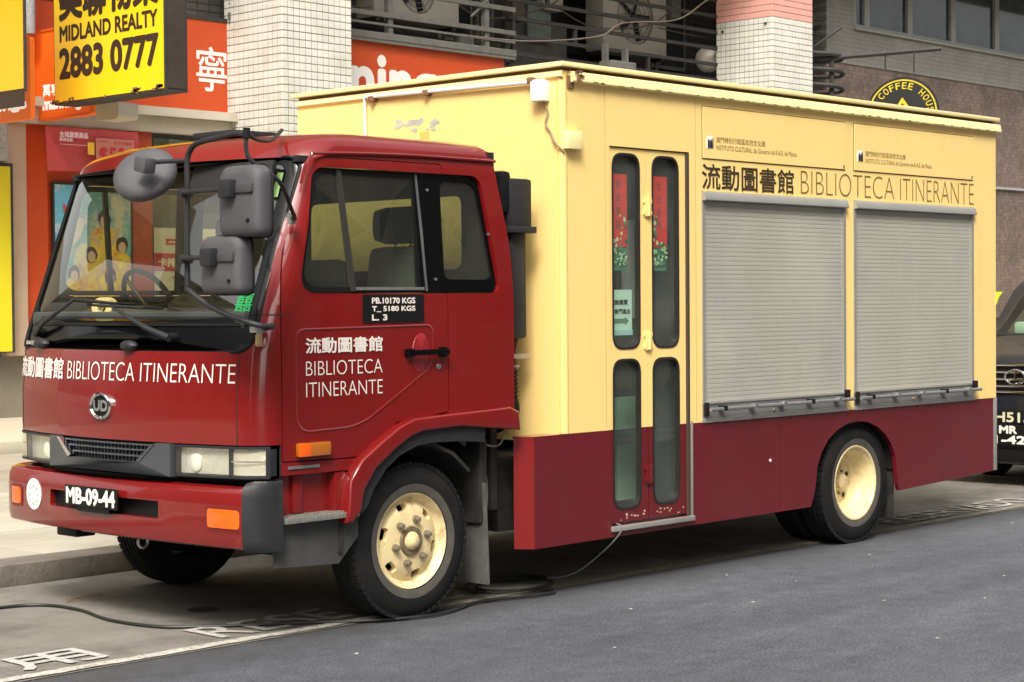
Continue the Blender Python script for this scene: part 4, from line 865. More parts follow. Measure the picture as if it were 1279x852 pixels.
# objects on the dashboard
tr_ = thing('toilet_roll', 'white paper roll lying on the dashboard behind the windscreen', 'paper roll', (-1.93, 1.50, 1.545))
rl = newbm(); lathe(rl, [(.022, -.055), (.055, -.055), (.055, .055), (.022, .055)], (0, 0, 0), 'x', 24, closed=True); bmesh.ops.transform(rl, matrix=Matrix.Translation((-1.95, 1.50, 1.605)) @ Matrix.Rotation(math.radians(35), 4, 'Z'), verts=rl.verts); obj('paper', rl, mat('tissue_paper', (.85, .84, .78), .9), tr_)
obj('core', lathe(newbm(), [(.0, -.0), (.020, .0)], (-1.98, 1.495, 1.605), 'x', 12), mat('cardboard', (.45, .38, .25), .8), tr_)
cp = thing('dark_cap', 'dark crumpled cap lying on the dashboard in the middle of the windscreen', 'cap', (-1.9, .80, 1.545))
cb = newbm(); bmesh.ops.create_uvsphere(cb, u_segments=16, v_segments=10, radius=1)
for v in cb.verts: v.co = Vector((v.co.x * .10, v.co.y * (.15 + .02 * math.sin(v.co.x * 9)), max(v.co.z, 0) * .115 * (1 + .2 * math.sin(v.co.y * 6 + v.co.x * 4)))) + Vector((-1.93, .80, 1.545))
obj('crown', cb, mat('dark_cloth', (.018, .02, .025), .9, var=.3), cp); obj('peak', bx(-2.03, -1.93, .84, 1.02, 1.55, 1.57, .01, rot=Matrix.Rotation(.3, 3, 'Z').to_4x4()), mat('dark_cloth', (0, 0, 0)), cp)
stk = obj('windscreen_sticker', text(newbm(), '囍', -.285, -.195, 1.585, 1.675, lambda a, b, k: (front_x(-a, b) + .010 - k, -a, b), bold=.0015), mat('green_sticker', (.015, .33, .09), .6), truck, smooth=0)
obj('windscreen_sticker', fstrip(.23, .29, 1.560, 1.580, -.010, 3, .001), mat('magenta_sticker', (.5, .03, .30), .6), truck)
obj('visor_notice', fstrip(.17, .27, 2.14, 2.26, -.030, 3, .002), mat('mint_notice', (.45, .85, .75), .6), truck)

# ================================================================ CARGO BOX
BL, BW, BH = 4.737, 2.227, 2.885
Z0, ZR = .288, .893
obody = bx(0, BL, .0, BW, ZR, BH, .0)
cuts = [bx(.05, BL - .05, .05, BW - .05, .84, BH - .05), bx(.392, 1.118, -.2, .6, .5, 2.495),
        bx(1.235, 2.768, -.1, .035, .5, 2.272), bx(2.862, 4.412, -.1, .035, .5, 2.272)]
obj('box_body', boolean(obody, cuts), YEL, truck, smooth=0)
fc = newbm(); box(fc, -.012, -.001, .035, BW - .01, ZR - .05, BH - .06); obj('front_panel', fc, YEL, truck, smooth=0)
# corner rounding strips
obj('corner_post', tube(newbm(), [(.02, .02, ZR + .001), (.02, .02, BH - .002)], .026, 16), YEL, truck)
# roof and gutter
obj('box_roof', bx(-.035, BL + .015, -.030, BW + .03, 2.905, 2.932, .006), YELP, truck)
obj('roof_gap', bx(.0, BL - .01, .012, BW - .01, 2.880, 2.908), SEAM, truck)
gt = newbm(); prism(gt, roundp([(-.035, 2.825), (.004, 2.822), (.004, 2.885), (-.022, 2.885)], [.012, 0, 0, .014], 4), 'x', .055, BL + .030)
obj('roof_gutter', gt, YELP, truck, smooth=60)
obj('roof_gutter', pr(roundp([(-.022, 2.852), (.0, 2.846), (.0, 2.886), (-.014, 2.886)], [.006, 0, 0, .008], 4), 'y', -.008, BW), YELP, truck)
# note: front gutter polygon is (x,z) swept along y
rs = newbm(); random.seed(5)
for k in range(40):
    x = .08 + k * .117 + random.uniform(-.03, .03); box(rs, x, x + random.uniform(.01, .05), -.0365, -.0335, 2.828, 2.828 + random.uniform(.003, .009))
for k in range(5): x = .06 + random.uniform(0, .05); z = 2.83 + random.uniform(0, .045); box(rs, x, x + random.uniform(.02, .05), -.0372, -.0335, z, z + .015)
obj('rust_spot', rs, RUST, truck, kind='stuff', smooth=0)
# red skirt
def skirt_side(y0, y1):
    top = ZR - .002
    body = [(-.248, Z0), (BL, .362), (BL, top), (-.248, top)]
    poly = [(-.248, .283), (2.36, .292)] + [(2.36, .292)]
    arch = [(2.36, .292), (2.40, .36)]
    for k in range(13):
        a = PI * (1 - k / 12) ; arch.append((2.905 + .48 * math.cos(a), .46 + .355 * math.sin(a)))
    arch += [(3.40, .36), (3.42, .315)]
    p = [(-.248, .283)] + arch + [(BL, .362), (BL, top), (-.248, top)]
    return pr(p, 'y', y0, y1)
for y0, y1 in ((.0, .03), (BW - .03, BW)):
    sk = skirt_side(y0, y1)
    if y0 == 0: sk = boolean(sk, [bx(.392, 1.118, -.2, .6, .348, 2.0)])
    obj('skirt_panel', sk, REDB, truck, smooth=0)
obj('skirt_front', pr([(-.249, .0), (-.240, .03), (-.295, .10), (-.312, .092)], 'z', .283, .885), RED, truck, smooth=0)
obj('skirt_cap', pr([(-.255, .001), (0, .001), (0, .13), (-.28, .13), (-.308, .092)], 'z', .878, .892), RED, truck, smooth=0)
obj('wheel_well', band([(2.905 + .52 * math.cos(a), .46 + .40 * math.sin(a)) for a in [PI * (1 - k / 12) for k in range(13)]], [(2.905 + .50 * math.cos(a), .46 + .375 * math.sin(a)) for a in [PI * (1 - k / 12) for k in range(13)]], .031, .85), CHS, truck, smooth=45)
rv = newbm()
for k in range(30):
    x_ = -.20 + k * .168
    if x_ < .36 or x_ > 1.16:
        if not 2.3 < x_ < 3.5: bmesh.ops.create_uvsphere(rv, u_segments=6, v_segments=4, radius=.0045, matrix=Matrix.Translation((x_, -.0005, .31 if x_ < 2.4 else .375)))
        bmesh.ops.create_uvsphere(rv, u_segments=6, v_segments=4, radius=.0045, matrix=Matrix.Translation((x_, -.0005, .873)))
obj('skirt_rivets', rv, REDB, truck, kind='stuff')
obj('skirt_joint', bx(2.02, 2.024, -.001, .0, .30, .885), GAP, truck, smooth=0)
obj('skirt_screw', lathe(newbm(), [(0, -.006), (.009, -.005), (.010, .0)], (1.92, 0, .62), seg=10), WHB, truck)
obj('rear_trim_post', bx(4.700, BL + .004, -.006, .03, .364, ZR - .002, .002), ALU, truck)
obj('box_underside', bx(.0, BL - .02, .04, BW - .04, .80, .835), CHS, truck)
obj('front_wall_lower', bx(.0, .03, .04, BW - .04, .50, .88), CHS, truck)
# shutters
for x0, x1 in ((1.235, 2.768), (2.862, 4.412)):
    sh = obj('roller_shutter', bx(x0 + .001, x1 - .001, .027, .034, 1.0, 2.214), ALU, truck, smooth=0)
    for q_ in (x0 + .001, x1 - .030): obj('side_rail', bx(q_, q_ + .029, -.006, .0265, 1.0, 2.214), ALU, sh, smooth=0)
    obj('shutter_hood', pr(roundp([(-.035, 2.215), (.034, 2.215), (.034, 2.270), (-.020, 2.270)], [.012, 0, 0, .012], 3), 'x', x0 + .001, x1 - .001), ALU, sh)
    n = 44; z0, z1 = 1.012, 2.214; h = (z1 - z0) / n; sl_ = newbm()
    for k in range(n):
        za = z0 + k * h; pts = [(.0065, za), (.0062, za + h * .5), (.0065, za + h - .0024), (.0100, za + h - .0021), (.0100, za + h), (.025, za + h), (.025, za)]
        prism(sl_, pts, 'x', x0 + .031, x1 - .031)
    obj('shutter_slats', sl_, SLT, sh, kind='stuff', smooth=0)
    obj('shutter_foot', bx(x0 + .031, x1 - .031, -.010, .026, 1.000, 1.011), ALU, sh)
    obj('lower_plate', bx(x0 + .001, x1 - .001, -.004, .034, .918, .999), mat('grey_steel_plate', (.20, .20, .195), .5, metal=.3, var=.2, vscale=4), sh, smooth=0)
    obj('lower_angle', bx(x0 - .006, x1 + .004, -.010, .034, .889, .917, .002), ALU, sh)
    rod = newbm(); tube(rod, [(x0 + .02, -.045, .968), (x1 + .03, -.045, .968)], .012, 10); obj('lock_rod', rod, STL, sh)
    for k in range(5):
        x = x0 + .16 + k * (x1 - x0 - .3) / 4
        q = newbm(); box(q, x - .017, x + .017, -.058, -.008, .957, .988, .004); obj('rod_bracket', q, STL if k not in (0, 3) else BLK, sh)
    obj('end_bracket', bx(x0 + .005, x0 + .030, -.03, -.008, .93, 1.01, .004), BLK, sh); obj('end_bracket', bx(x1 - .028, x1 - .002, -.04, -.008, .965, 1.03, .004), BLK, sh)
    obj('lock_button', lathe(newbm(), [(0, -.012), (.009, -.01), (.009, .0)], ((x0 + x1) / 2 - .05, -.006, .935), seg=12), mat('brass2', (.5, .33, .15), .4, metal=.5), sh)
# upper hatch panels with seams
for x0, x1 in ((1.240, 2.768), (2.864, 4.408)):
    z0, z1 = 2.462, 2.780
    pn = obj('hatch_panel', bx(x0 + .006, x1 - .006, -.007, .0015, z0 + .006, z1 - .006, .001), YEL, truck, smooth=0)
    s_ = newbm(); box(s_, x0, x1, -.0015, .001, z0, z1); obj('hatch_seam', s_, SEAM, pn, smooth=0)
    lk = newbm(); box(lk, x1 - .030, x1 - .018, -.0095, -.006, z0 + .012, z0 + .034, .002); obj('hatch_latch', lk, SEAM, pn)
    lx = x0 + .035; lg = newbm(); prism(lg, [(lx, 2.528), (lx + .066, 2.528), (lx + .066, 2.60), (lx, 2.60)], 'y', -.0085, -.0065); g_ = obj('crest_square', lg, WHB, pn, smooth=0)
    a_ = newbm()
    for q in (0, 1): prism(a_, roundp([(lx + .014 + q * .022, 2.530), (lx + .032 + q * .022, 2.530), (lx + .032 + q * .022, 2.572), (lx + .023 + q * .022, 2.584), (lx + .014 + q * .022, 2.572)], .004, 2), 'y', -.0105, -.009)
    prism(a_, [(lx + .058, 2.53), (lx + .066, 2.53), (lx + .066, 2.595), (lx + .058, 2.585)], 'y', -.0105, -.009)
    obj('crest_arches', a_, BLK, pn, smooth=0)
    o = newbm(); text(o, '澳門特別行政區政府文化局', lx + .095, lx + .095 + .50, 2.566, 2.602, onY(-.0085)); text(o, 'INSTITUTO CULTURAL do Governo da R.A.E. de Macau', lx + .095, lx + .095 + .84, 2.523, 2.552, onY(-.0085)); obj('small_print', o, THN, pn, smooth=0)
o = newbm(); text(o, '流動圖書館', 1.240, 2.183, 2.286, 2.436, onY(-.002), bold=.0018); obj('side_lettering', o, BLT, truck, smooth=0)
for s_, a0, a1 in (('BIBLIOTECA', 2.262, 3.360), ('ITINERANTE', 3.435, 4.418)):
    obj('side_lettering', text(newbm(), s_, a0, a1, 2.292, 2.440, onY(-.0022), offset=-.024), THN, truck, smooth=0)
# side panel joints
for x in (.352, 1.176): obj('panel_joint', bx(x, x + .004, -.001, .0, ZR + .01, 2.81), mat('faint_joint', (.55, .36, .12), .7), truck, smooth=0)
# folding door
dfr = newbm(); box(dfr, 1.094, 1.1175, .0, .05, .35, 2.49); obj('door_frame_gap', dfr, mat('door_gap_shade', (.06, .04, .03), .7), truck, smooth=0)  # dark strip stands in for the shadow in the door gap
obj('door_edge_strip', bx(1.120, 1.136, -.006, .002, .33, .905, .001), ALU, truck); obj('door_sill', bx(.390, 1.134, -.022, .05, .318, .346, .003), ALU, truck)
RBR = mat('window_rubber_black', (.018, .016, .014), .5)
for i, (x0, x1, w0, w1) in enumerate(((.396, .735, .424, .672), (.741, 1.092, .780, 1.030))):
    leafs = []
    up = bx(x0, x1, .012, .050, ZR + .0, 2.488); lo = bx(x0, x1, .012, .050, .362, ZR - .001)
    hu = rrect(w0, w1, 1.345, 2.462, .085); hl = rrect(w0, w1, .432, 1.292, .085)
    up = boolean(up, [pr(hu, 'y', -.1, .2), pr(hl, 'y', -.1, .2)]); lo = boolean(lo, [pr(hl, 'y', -.1, .2)])
    lf = obj('door_leaf', up, YEL, truck, smooth=0)
    obj('leaf_lower', lo, REDB, lf, smooth=0)
    for O in (hu, hl):
        a0, a1 = O[0][0], 0; xs = [p[0] for p in O]; zs = [p[1] for p in O]; I2 = rrect(min(xs) + .012, max(xs) - .012, min(zs) + .012, max(zs) - .012, .078)
        obj('window_rubber', thicken(ringpatch(newbm(), O, I2, lambda a, b: (a, .008, b), 1), .034, (0, 1, 0)), RBR, lf, smooth=40)
        obj('window_pane', patch(newbm(), I2, lambda a, b: (a, .038, b), (0, 1)), DGL, lf, smooth=0)
    sc1 = newbm()
    for k in range(9): x = x0 + .03 + random.random() * (x1 - x0 - .06); z = .372 + random.random() * .04; patch(sc1, [(x + random.uniform(.004, .013) * math.cos(a_ * PI / 3), z + random.uniform(.002, .008) * math.sin(a_ * PI / 3)) for a_ in range(6)], lambda a, b, k=k: (a, .0112 - k * .00004, b), (0, 1))
    obj('paint_chip', sc1, mat('bare_primer', (.55, .45, .32), .8), lf, kind='stuff', smooth=0)
for z in (2.16, 1.39, .62):
    hg = newbm(); m_ = YEL if z > 1 else REDB; box(hg, .712, .764, .0, .014, z - .055, z + .055, .003); tube(hg, [(.738, -.004, z - .05), (.738, -.004, z + .05)], .008, 8); box(hg, .700, .775, .002, .012, z + .022, z + .046, .003); box(hg, .700, .775, .002, .012, z - .046, z - .022, .003)
    obj('door_hinge', hg, m_, truck)
obj('hinge_gap', bx(.7352, .7408, .03, .045, .37, 2.48), SEAM, truck, smooth=0)
# interior seen through the folding door
iv = newbm(); box(iv, .06, 1.9, 1.30, 1.34, .45, 2.8); obj('inner_partition', iv, mat('inner_wall', (.75, .75, .70), .8, var=.2), truck)
obj('inner_floor', bx(.05, 4.6, .06, 2.15, .836, .86), INT, truck); obj('entry_well', bx(.392, 1.118, .06, .62, .34, .36), mat('entry_grey', (.75, .76, .70), .7, var=.3), truck)
obj('entry_riser', bx(.392, 1.118, .62, .66, .36, .86), mat('entry_riser_grey', (.8, .8, .7), .7, var=.2), truck)
obj('entry_step', bx(.40, .76, .36, .62, .36, .60, .01), mat('entry_riser_grey', (0, 0, 0)), truck)
obj('entry_side', bx(1.13, 1.16, .06, .66, .36, 2.7), INT, truck); obj('entry_side', bx(.35, .38, .06, .66, .36, 2.7), INT, truck)
obj('counter', bx(.42, .80, .55, .60, .86, 1.22), mat('counter_grey', (.72, .74, .66), .6, var=.2), truck)
obj('driver_panel', bx(.80, 1.12, .30, .34, .44, 1.05), mat('green_grey_panel', (.38, .62, .46), .6, var=.2), truck)
obj('hand_rail', tube(newbm(), [(.86, .2, 1.2), (1.05, .22, .86)], .012, 8), BLK, truck)
obj('door_curtain', bx(.80, .98, .25, .26, 1.52, 2.1), mat('grey_curtain', (.5, .5, .5), .8), truck, smooth=0)
# banners behind the door glass
RB = mat('red_banner_cloth', (.75, .02, .012), .6); 
for x0, x1 in ((.452, .606), (.820, .972)):
    bn = obj('hanging_banner', bx(x0, x1, .052, .054, 1.93 - .0, 2.345), RB, truck, smooth=0)
    fl = newbm(); random.seed(int(x0 * 100))
    for k in range(70):
        cx = random.uniform(x0 + .01, x1 - .01); cz = 1.83 + abs(random.gauss(0, .055)) if k < 60 else random.uniform(1.95, 2.12); cx = cx if k < 60 else x0 + .02 + random.random() * .05 if x0 > .7 else x1 - .02 - random.random() * .05
        s_ = random.uniform(.006, .016); patch(fl, [(cx + s_ * random.uniform(.6, 1.2) * math.cos(a * PI / 3), cz + s_ * random.uniform(.6, 1.2) * math.sin(a * PI / 3)) for a in range(6)], lambda a, b, k=k: (a, .0505 - k * .00008, b), (0, 1), mi=k % 4)
    obj('banner_flowers', fl, [mat('leaf_green_print', (.04, .25, .12), .7), mat('flower_cream_print', (.75, .75, .5), .7), mat('leaf_dark_print', (.02, .10, .06), .7), mat('flower_pale_print', (.35, .6, .3), .7)], bn, kind='stuff', smooth=0)
    o = newbm()
    for k, c_ in enumerate('年年有餘'): text(o, c_, x0 + .055, x0 + .10, 2.255 - k * .075, 2.31 - k * .075, onY(.0512))
    obj('banner_writing', o, mat('banner_black', (.08, .01, .008), .7), bn, smooth=0)
    obj('banner_lower', bx(x0 + .004, x1 - .004, .0555, .056, 1.795, 1.935), mat('banner_leaf_ground', (.05, .22, .14), .7), bn, smooth=0)
nt_ = obj('door_notice', bx(.430, .640, .047, .049, 1.455, 1.685), PAPER, truck, smooth=0)
o = newbm(); text(o, '流動閱覽', .45, .60, 1.60, 1.628, onY(.0462), bold=.001); text(o, '由後門進出', .45, .62, 1.548, 1.576, onY(.0462), bold=.001); obj('notice_writing', o, BLT, nt_, smooth=0)
ar = newbm(); A_ = [(.445, 1.492), (.575, 1.492), (.575, 1.480), (.612, 1.506), (.575, 1.532), (.575, 1.520), (.445, 1.520)]; V_ = [ar.verts.new((a, .0462, b)) for a, b in A_]; ar.faces.new(V_); obj('notice_arrow', ar, mat('arrow_green', (.10, .22, .14), .7), nt_, smooth=0)
obj('notice_sleeve', bx(.430, .645, .046, .050, 1.425, 1.455), mat('sleeve_blue', (.35, .60, .62), .5), nt_, smooth=0)
# front face fittings
cpipe = newbm(); tube(cpipe, [(-.035, 1.565, 2.45), (-.035, 1.565, 2.858), (-.035, .10, 2.832)], .012, 8); cd_ = obj('white_conduit', cpipe, WHB, truck)
for y in (1.50, 1.03, .20): obj('conduit_clip', bx(-.052, -.012, y - .02, y + .02, 2.826, 2.86, .004), RUST, cd_)
obj('junction_box', bx(-.075, -.012, .08, .175, 2.72, 2.835, .012), WHB, truck)
obj('junction_wire', tube(newbm(), smooth_path([(-.03, .11, 2.72), (-.02, .09, 2.66), (-.03, .10, 2.60), (-.02, .07, 2.55), (-.03, .03, 2.49), (.0, -.012, 2.44)], 5), .006, 6), mat('dirty_wire', (.30, .22, .12), .7), truck)
obj('corner_lamp', bx(-.002, .115, -.045, -.001, 2.455, 2.555, .006), YELP, truck); obj('lamp_mount', bx(.12, .135, -.010, .0, 2.50, 2.535), BLK, truck)
obj('corner_bracket', bx(.035, .085, -.012, .0, 2.79, 2.86, .003), RUST, truck)
pp = newbm(); random.seed(9)
for k in range(30):
    y = 1.33 - random.random() * .36; z = 2.675 + random.gauss(0, .014) - (.04 if y < 1.05 and random.random() < .5 else 0); s_ = random.uniform(.012, .035)
    patch(pp, [(y + s_ * random.uniform(.5, 1.3) * math.cos(a * PI / 4), z + s_ * .5 * random.uniform(.4, 1.3) * math.sin(a * PI / 4)) for a in range(8)], lambda a, b, k=k: (-.0125 - k * .00005, a, b), (0, 1))
obj('peeled_paint', pp, mat('bare_grey_primer', (.42, .42, .38), .8, var=.2), truck, kind='stuff', smooth=0)
obj('old_label', bx(-.0145, -.012, 1.03, 1.11, 2.50, 2.62), mat('faded_orange_label', (.75, .48, .12), .7), truck, smooth=0)
# light above the doorway etc.
# ================================================================ CABLE
cb = thing('power_cable', 'thin black power cable running past the front wheel up to the folding door', 'cable', (-1.2, .6, .004))
z = .014
pth = [(-3.4, 2.0, z), (-2.5, 1.97, z), (-2.15, 1.90, z), (-2.08, 1.60, z), (-2.16, 1.2, z), (-2.12, .85, z), (-1.95, .66, z), (-1.56, .36, z), (-1.25, .14, z), (-.98, .045, z), (-.75, .09, z), (-.5, .17, z), (-.1, .08, z), (.05, .13, z), (.0, .24, z), (-.15, .34, z), (-.2, .48, z), (-.05, .60, z), (.15, .57, z), (.25, .45, z + .01), (.18, .26, z + .015), (-.1, .20, z + .012), (-.3, .30, z + .01), (-.28, .5, z + .01), (-.05, .66, z + .012), (.2, .60, z + .02), (.29, .40, z + .02), (.29, .30, z + .03), (.34, .20, .085), (.40, .07, .20), (.435, -.01, .29), (.447, -.030, .335), (.452, -.010, .352), (.456, .06, .36)]
obj('cable_run', tube(newbm(), smooth_path(pth[:27], 6), .0085, 7), CORDM, cb)
obj('cable_rise', tube(newbm(), smooth_path(pth[26:], 6), .0048, 7), mat('grey_cable', (.16, .165, .17), .5), cb)
# ================================================================ BUILDINGS
WY = 13.2
shop = thing('arcade_building', 'dim arcade building with orange shopfront, cluttered mezzanine and dark tiled wall behind the truck', 'building', (12, 14, .13))
def A(name, bm, m, parent=shop, **k): return obj(name, bm, m, parent, **k)
# ground floor wall, plinth, step
A('plinth', bx(-6, 5.05, WY, WY + .3, .25, 1.0), mat('grey_brown_plinth', (.19, .165, .125), .6, var=.15, vscale=2, dirt=(.10, .09, .07, .5), ds=2))
stp2 = A('front_step', bx(-6, 22, 9.72, 14.5, .125, .25, .01), mat('cream_step', (.42, .38, .29), .75, var=.06, dirt=(.4, .35, .26, .5), ds=2))
A('end_wall', bx(-6, 4.50, WY + .02, WY + .3, 1.0, 4.1), mat('dim_left_wall', (.30, .26, .2), .8, var=.1))
A('peach_column', bx(4.60, 4.905, WY - .10, WY + .2, 1.0, 3.90, .01), PNK)
oc = A('orange_column', bx(4.915, 5.24, WY - .03, WY + .2, .25, 3.90), mat('orange_column_paint', (.55, .065, .010), .45, var=.06))
A('orange_column', bx(5.24, 6.62, WY + .02, WY + .2, .25, 3.90), MATS['orange_column_paint'])
A('orange_column', bx(6.48, 6.78, WY - .06, WY + .2, .25, 3.90, .01), mat('deep_orange_column_paint', (.42, .05, .012), .45, var=.06))
A('door_header', bx(4.4, 22, WY - .02, WY + .3, 3.90, 4.02), BEI)
A('lower_beam', bx(4.2, 13.4, WY - .28, WY + .3, 4.02, 4.13), BEI)
lb = A('lower_beam', bx(4.2, 13.4, WY - .16, WY + .1, 3.82, 4.018, .01), BEI)
# shop window bays (glass, frames, dim lit interior)
SI = mat('shop_interior', (.30, .27, .16), .8, var=.3, vscale=2)
A('shop_floor', bx(5.0, 14, WY + .3, WY + 5, .2, .26), mat('shop_floor_tile', (.35, .33, .28), .4))
A('shop_back_wall', bx(5.0, 14, WY + 4, WY + 4.2, .26, 4.0), SI); A('shop_ceiling', bx(5.0, 14, WY + .3, WY + 4, 3.82, 3.9), mat('shop_ceiling', (.5, .48, .4), .8))
A('shop_side', bx(4.9, 5.0, WY + .2, WY + 4.2, .26, 3.9), SI); A('shop_side', bx(13.9, 14.0, WY + .2, WY + 4.2, .26, 3.9), SI)
for x0, x1 in ((6.80, 8.45), (8.55, 10.2), (10.3, 11.9), (12.0, 13.8)):
    f = newbm(); box(f, x0, x0 + .05, WY, WY + .06, .26, 3.82); box(f, x1 - .05, x1, WY, WY + .06, .26, 3.82); box(f, x0 + .05, x1 - .05, WY, WY + .06, 3.76, 3.82); box(f, x0 + .05, x1 - .05, WY, WY + .06, .26, .34)
    wf = A('shop_window', f, DRK, smooth=0); obj('pane', bx(x0 + .05, x1 - .05, WY + .025, WY + .035, .34, 3.76), SGL, wf, smooth=0)
for k in range(9):
    for j in range(5): A('shelf_goods', bx(7.2 + k * .7, 7.75 + k * .7, WY + 3.2, WY + 3.6, .5 + j * .55, .8 + j * .55), [mat('goods_a', (.5, .45, .12), .6), mat('goods_b', (.3, .4, .35), .6), mat('goods_c', (.55, .5, .42), .6)][(k + j) % 3], smooth=0)
for k in range(4): A('ceiling_tube', bx(7 + k * 1.7, 7.05 + k * 1.7, WY + .8, WY + 2.2, 3.76, 3.80), mat('lit_tube', (1, .97, .88), .5, emit=9), smooth=0)
# white and red notice board inside the first window
nb = thing('window_poster', 'white and red card promotion poster behind the shop window, seen through the truck cab', 'poster', (7.4, WY - .02, 1.4))
obj('board', bx(6.82, 8.0, WY - .03, WY - .015, 1.62, 2.60), mat('poster_white', (.62, .62, .54), .6), nb, smooth=0)
obj('red_band', bx(6.82, 8.0, WY - .034, WY - .031, 2.04, 2.27), mat('poster_red', (.48, .03, .035), .6), nb, smooth=0); obj('red_band', bx(7.0, 7.9, WY - .034, WY - .031, 2.38, 2.46), mat('poster_red', (0, 0, 0)), nb, smooth=0)
o = newbm(); text(o, '卡持卡人尊享', 6.88, 7.72, 2.10, 2.21, onY(WY - .036), bold=.006); text(o, 'mannings 萬寧', 7.05, 7.70, 2.395, 2.445, onY(WY - .036), bold=.003); obj('poster_writing', o, mat('poster_text_pale', (.75, .70, .62), .7), nb, smooth=0)
o = newbm(); text(o, 'mannings', 7.1, 7.5, 1.93, 1.975, onY(WY - .036), bold=.003); obj('poster_writing', o, mat('poster_text_red', (.5, .03, .03), .7), nb, smooth=0)
# hanging red promotion banner
bn = thing('promotion_banner', 'red promotion banner with a $50 coupon hanging over the shop entrance', 'banner', (5.9, WY - .25, 3.2))
rb = newbm(); n = 16
for side in (0, 1):
    pass
V = [[rb.verts.new((5.07 + 1.34 * i / n, WY - .30 + .012 * math.sin(i * 1.1) + .01 * j, 3.24 + .54 * j / 3 + (.03 * (i / n) if j == 0 else 0))) for i in range(n + 1)] for j in range(4)]
for j in range(3):
    for i in range(n): rb.faces.new((V[j][i], V[j][i + 1], V[j + 1][i + 1], V[j + 1][i]))
obj('cloth', thicken(rb, .01, (0, 1, 0)), mat('banner_red', (.50, .06, .06), .6, var=.08, vscale=3), bn)
yb = WY - .345
obj('coupon', bx(5.735, 6.30, yb, yb + .004, 3.28, 3.67, .0), mat('coupon_pink', (.56, .20, .155), .6), bn, smooth=0)
o = newbm(); text(o, '$50', 5.79, 6.17, 3.33, 3.56, onY(yb - .002), bold=.008); text(o, '現金券優惠', 6.0, 6.27, 3.60, 3.645, onY(yb - .002)); text(o, 'COUPON', 5.76, 5.92, 3.62, 3.645, onY(yb - .002)); obj('coupon_writing', o, mat('coupon_red', (.55, .03, .03), .7), bn, smooth=0)
o = newbm(); text(o, '全城激賞產品', 5.215, 5.62, 3.655, 3.725, onY(yb - .002), bold=.003); text(o, '獎賞低至', 5.215, 5.40, 3.605, 3.645, onY(yb - .002), bold=.002); box(o, 5.215, 5.6, yb - .003, yb - .002, 3.565, 3.570); obj('banner_writing', o, mat('banner_pale', (.80, .62, .64), .7), bn, smooth=0)
obj('yellow_square', bx(5.615, 5.71, yb - .003, yb - .002, 3.46, 3.61), mat('banner_yellow', (.85, .55, .05), .6), bn, smooth=0)
# blue poster with yellow dressed figures (generic)
ps = thing('girls_poster', 'sky blue poster of yellow dressed figures on the orange shopfront, seen through the windscreen', 'poster', (5.9, WY - .02, 1.3))
x0, x1, z0, z1 = 5.33, 6.46, 1.30, 3.10
obj('frame', boolean(bx(x0 - .03, x1 + .03, WY - .045, WY - .006, z0 - .03, z1 + .03), [bx(x0, x1, WY - .1, WY - .03, z0, z1)]), DRK, ps, smooth=0)
obj('sheet', bx(x0 + .001, x1 - .001, WY - .032, WY - .028, z0 + .001, z1 - .001), mat('poster_sky', (.16, .50, .68), .6, var=.2, vscale=2, dirt=(.75, .75, .72, 1), ds=1.7, dcut=(.5, .6)), ps, smooth=0)
random.seed(21); y = WY - .034
SKN = mat('poster_skin', (.75, .50, .36), .6); DRS = mat('poster_yellow_dress', (.88, .68, .06), .6, var=.25, vscale=9, dirt=(.75, .25, .05, .9), ds=7, dcut=(.52, .62)); HR = mat('poster_black_hair', (.03, .02, .015), .7); PALE = mat('poster_pale_yellow', (.85, .82, .40), .6)
def blob(name, cx, cz, rx, rz, m, k, n=14, jit=.12, rot=0):
    b = newbm(); pts = []
    for a in range(n):
        t = a * 2 * PI / n; r_ = 1 + random.uniform(-jit, jit); u, v = rx * r_ * math.cos(t), rz * r_ * math.sin(t); pts.append((min(max(cx + u * math.cos(rot) - v * math.sin(rot), x0 + .01), x1 - .01), min(max(cz + u * math.sin(rot) + v * math.cos(rot), z0 + .01), z1 - .01)))
    patch(b, pts, lambda a, c: (a, y - k * .0006, c), (0, 1)); obj(name, b, m, ps, smooth=0)
for i, (cx, cz, s) in enumerate(((6.06, 2.66, 1.15), (6.32, 2.34, 1.05), (5.86, 2.22, 1.05), (6.14, 1.95, 1.0), (5.60, 1.98, 1.0), (5.90, 1.60, .9), (6.34, 1.66, .95), (5.50, 1.55, .9))):
    blob('printed_dress', cx, cz - .34 * s, .19 * s, .31 * s, DRS, 1 + i * 5); blob('printed_hair', cx, cz + .02, .085 * s, .10 * s, HR, 2 + i * 5); blob('printed_face', cx, cz - .01, .055 * s, .07 * s, SKN, 3 + i * 5, jit=.02); blob('printed_arm', cx + .13 * s, cz - .18 * s, .03, .13 * s, SKN, 4 + i * 5, rot=-.5); blob('printed_arm', cx - .13 * s, cz - .18 * s, .03, .13 * s, SKN, 5 + i * 5, rot=.5)
blob('printed_arm', 5.52, 2.72, .035, .16, mat('poster_red_sleeve', (.70, .08, .05), .6), 30, rot=.5); blob('printed_arm', 5.60, 2.50, .10, .22, mat('poster_white_cloth', (.80, .80, .78), .6), 29, rot=-.6); blob('printed_hand', 5.44, 2.45, .07, .09, SKN, 31)
blob('printed_dress', 5.75, 2.15, .14, .22, PALE, 0); blob('printed_dress', 6.0, 1.42, .30, .10, DRS, 27); blob('printed_arm', 6.2, 2.9, .05, .1, mat('poster_white_cloth', (0, 0, 0)), 28)
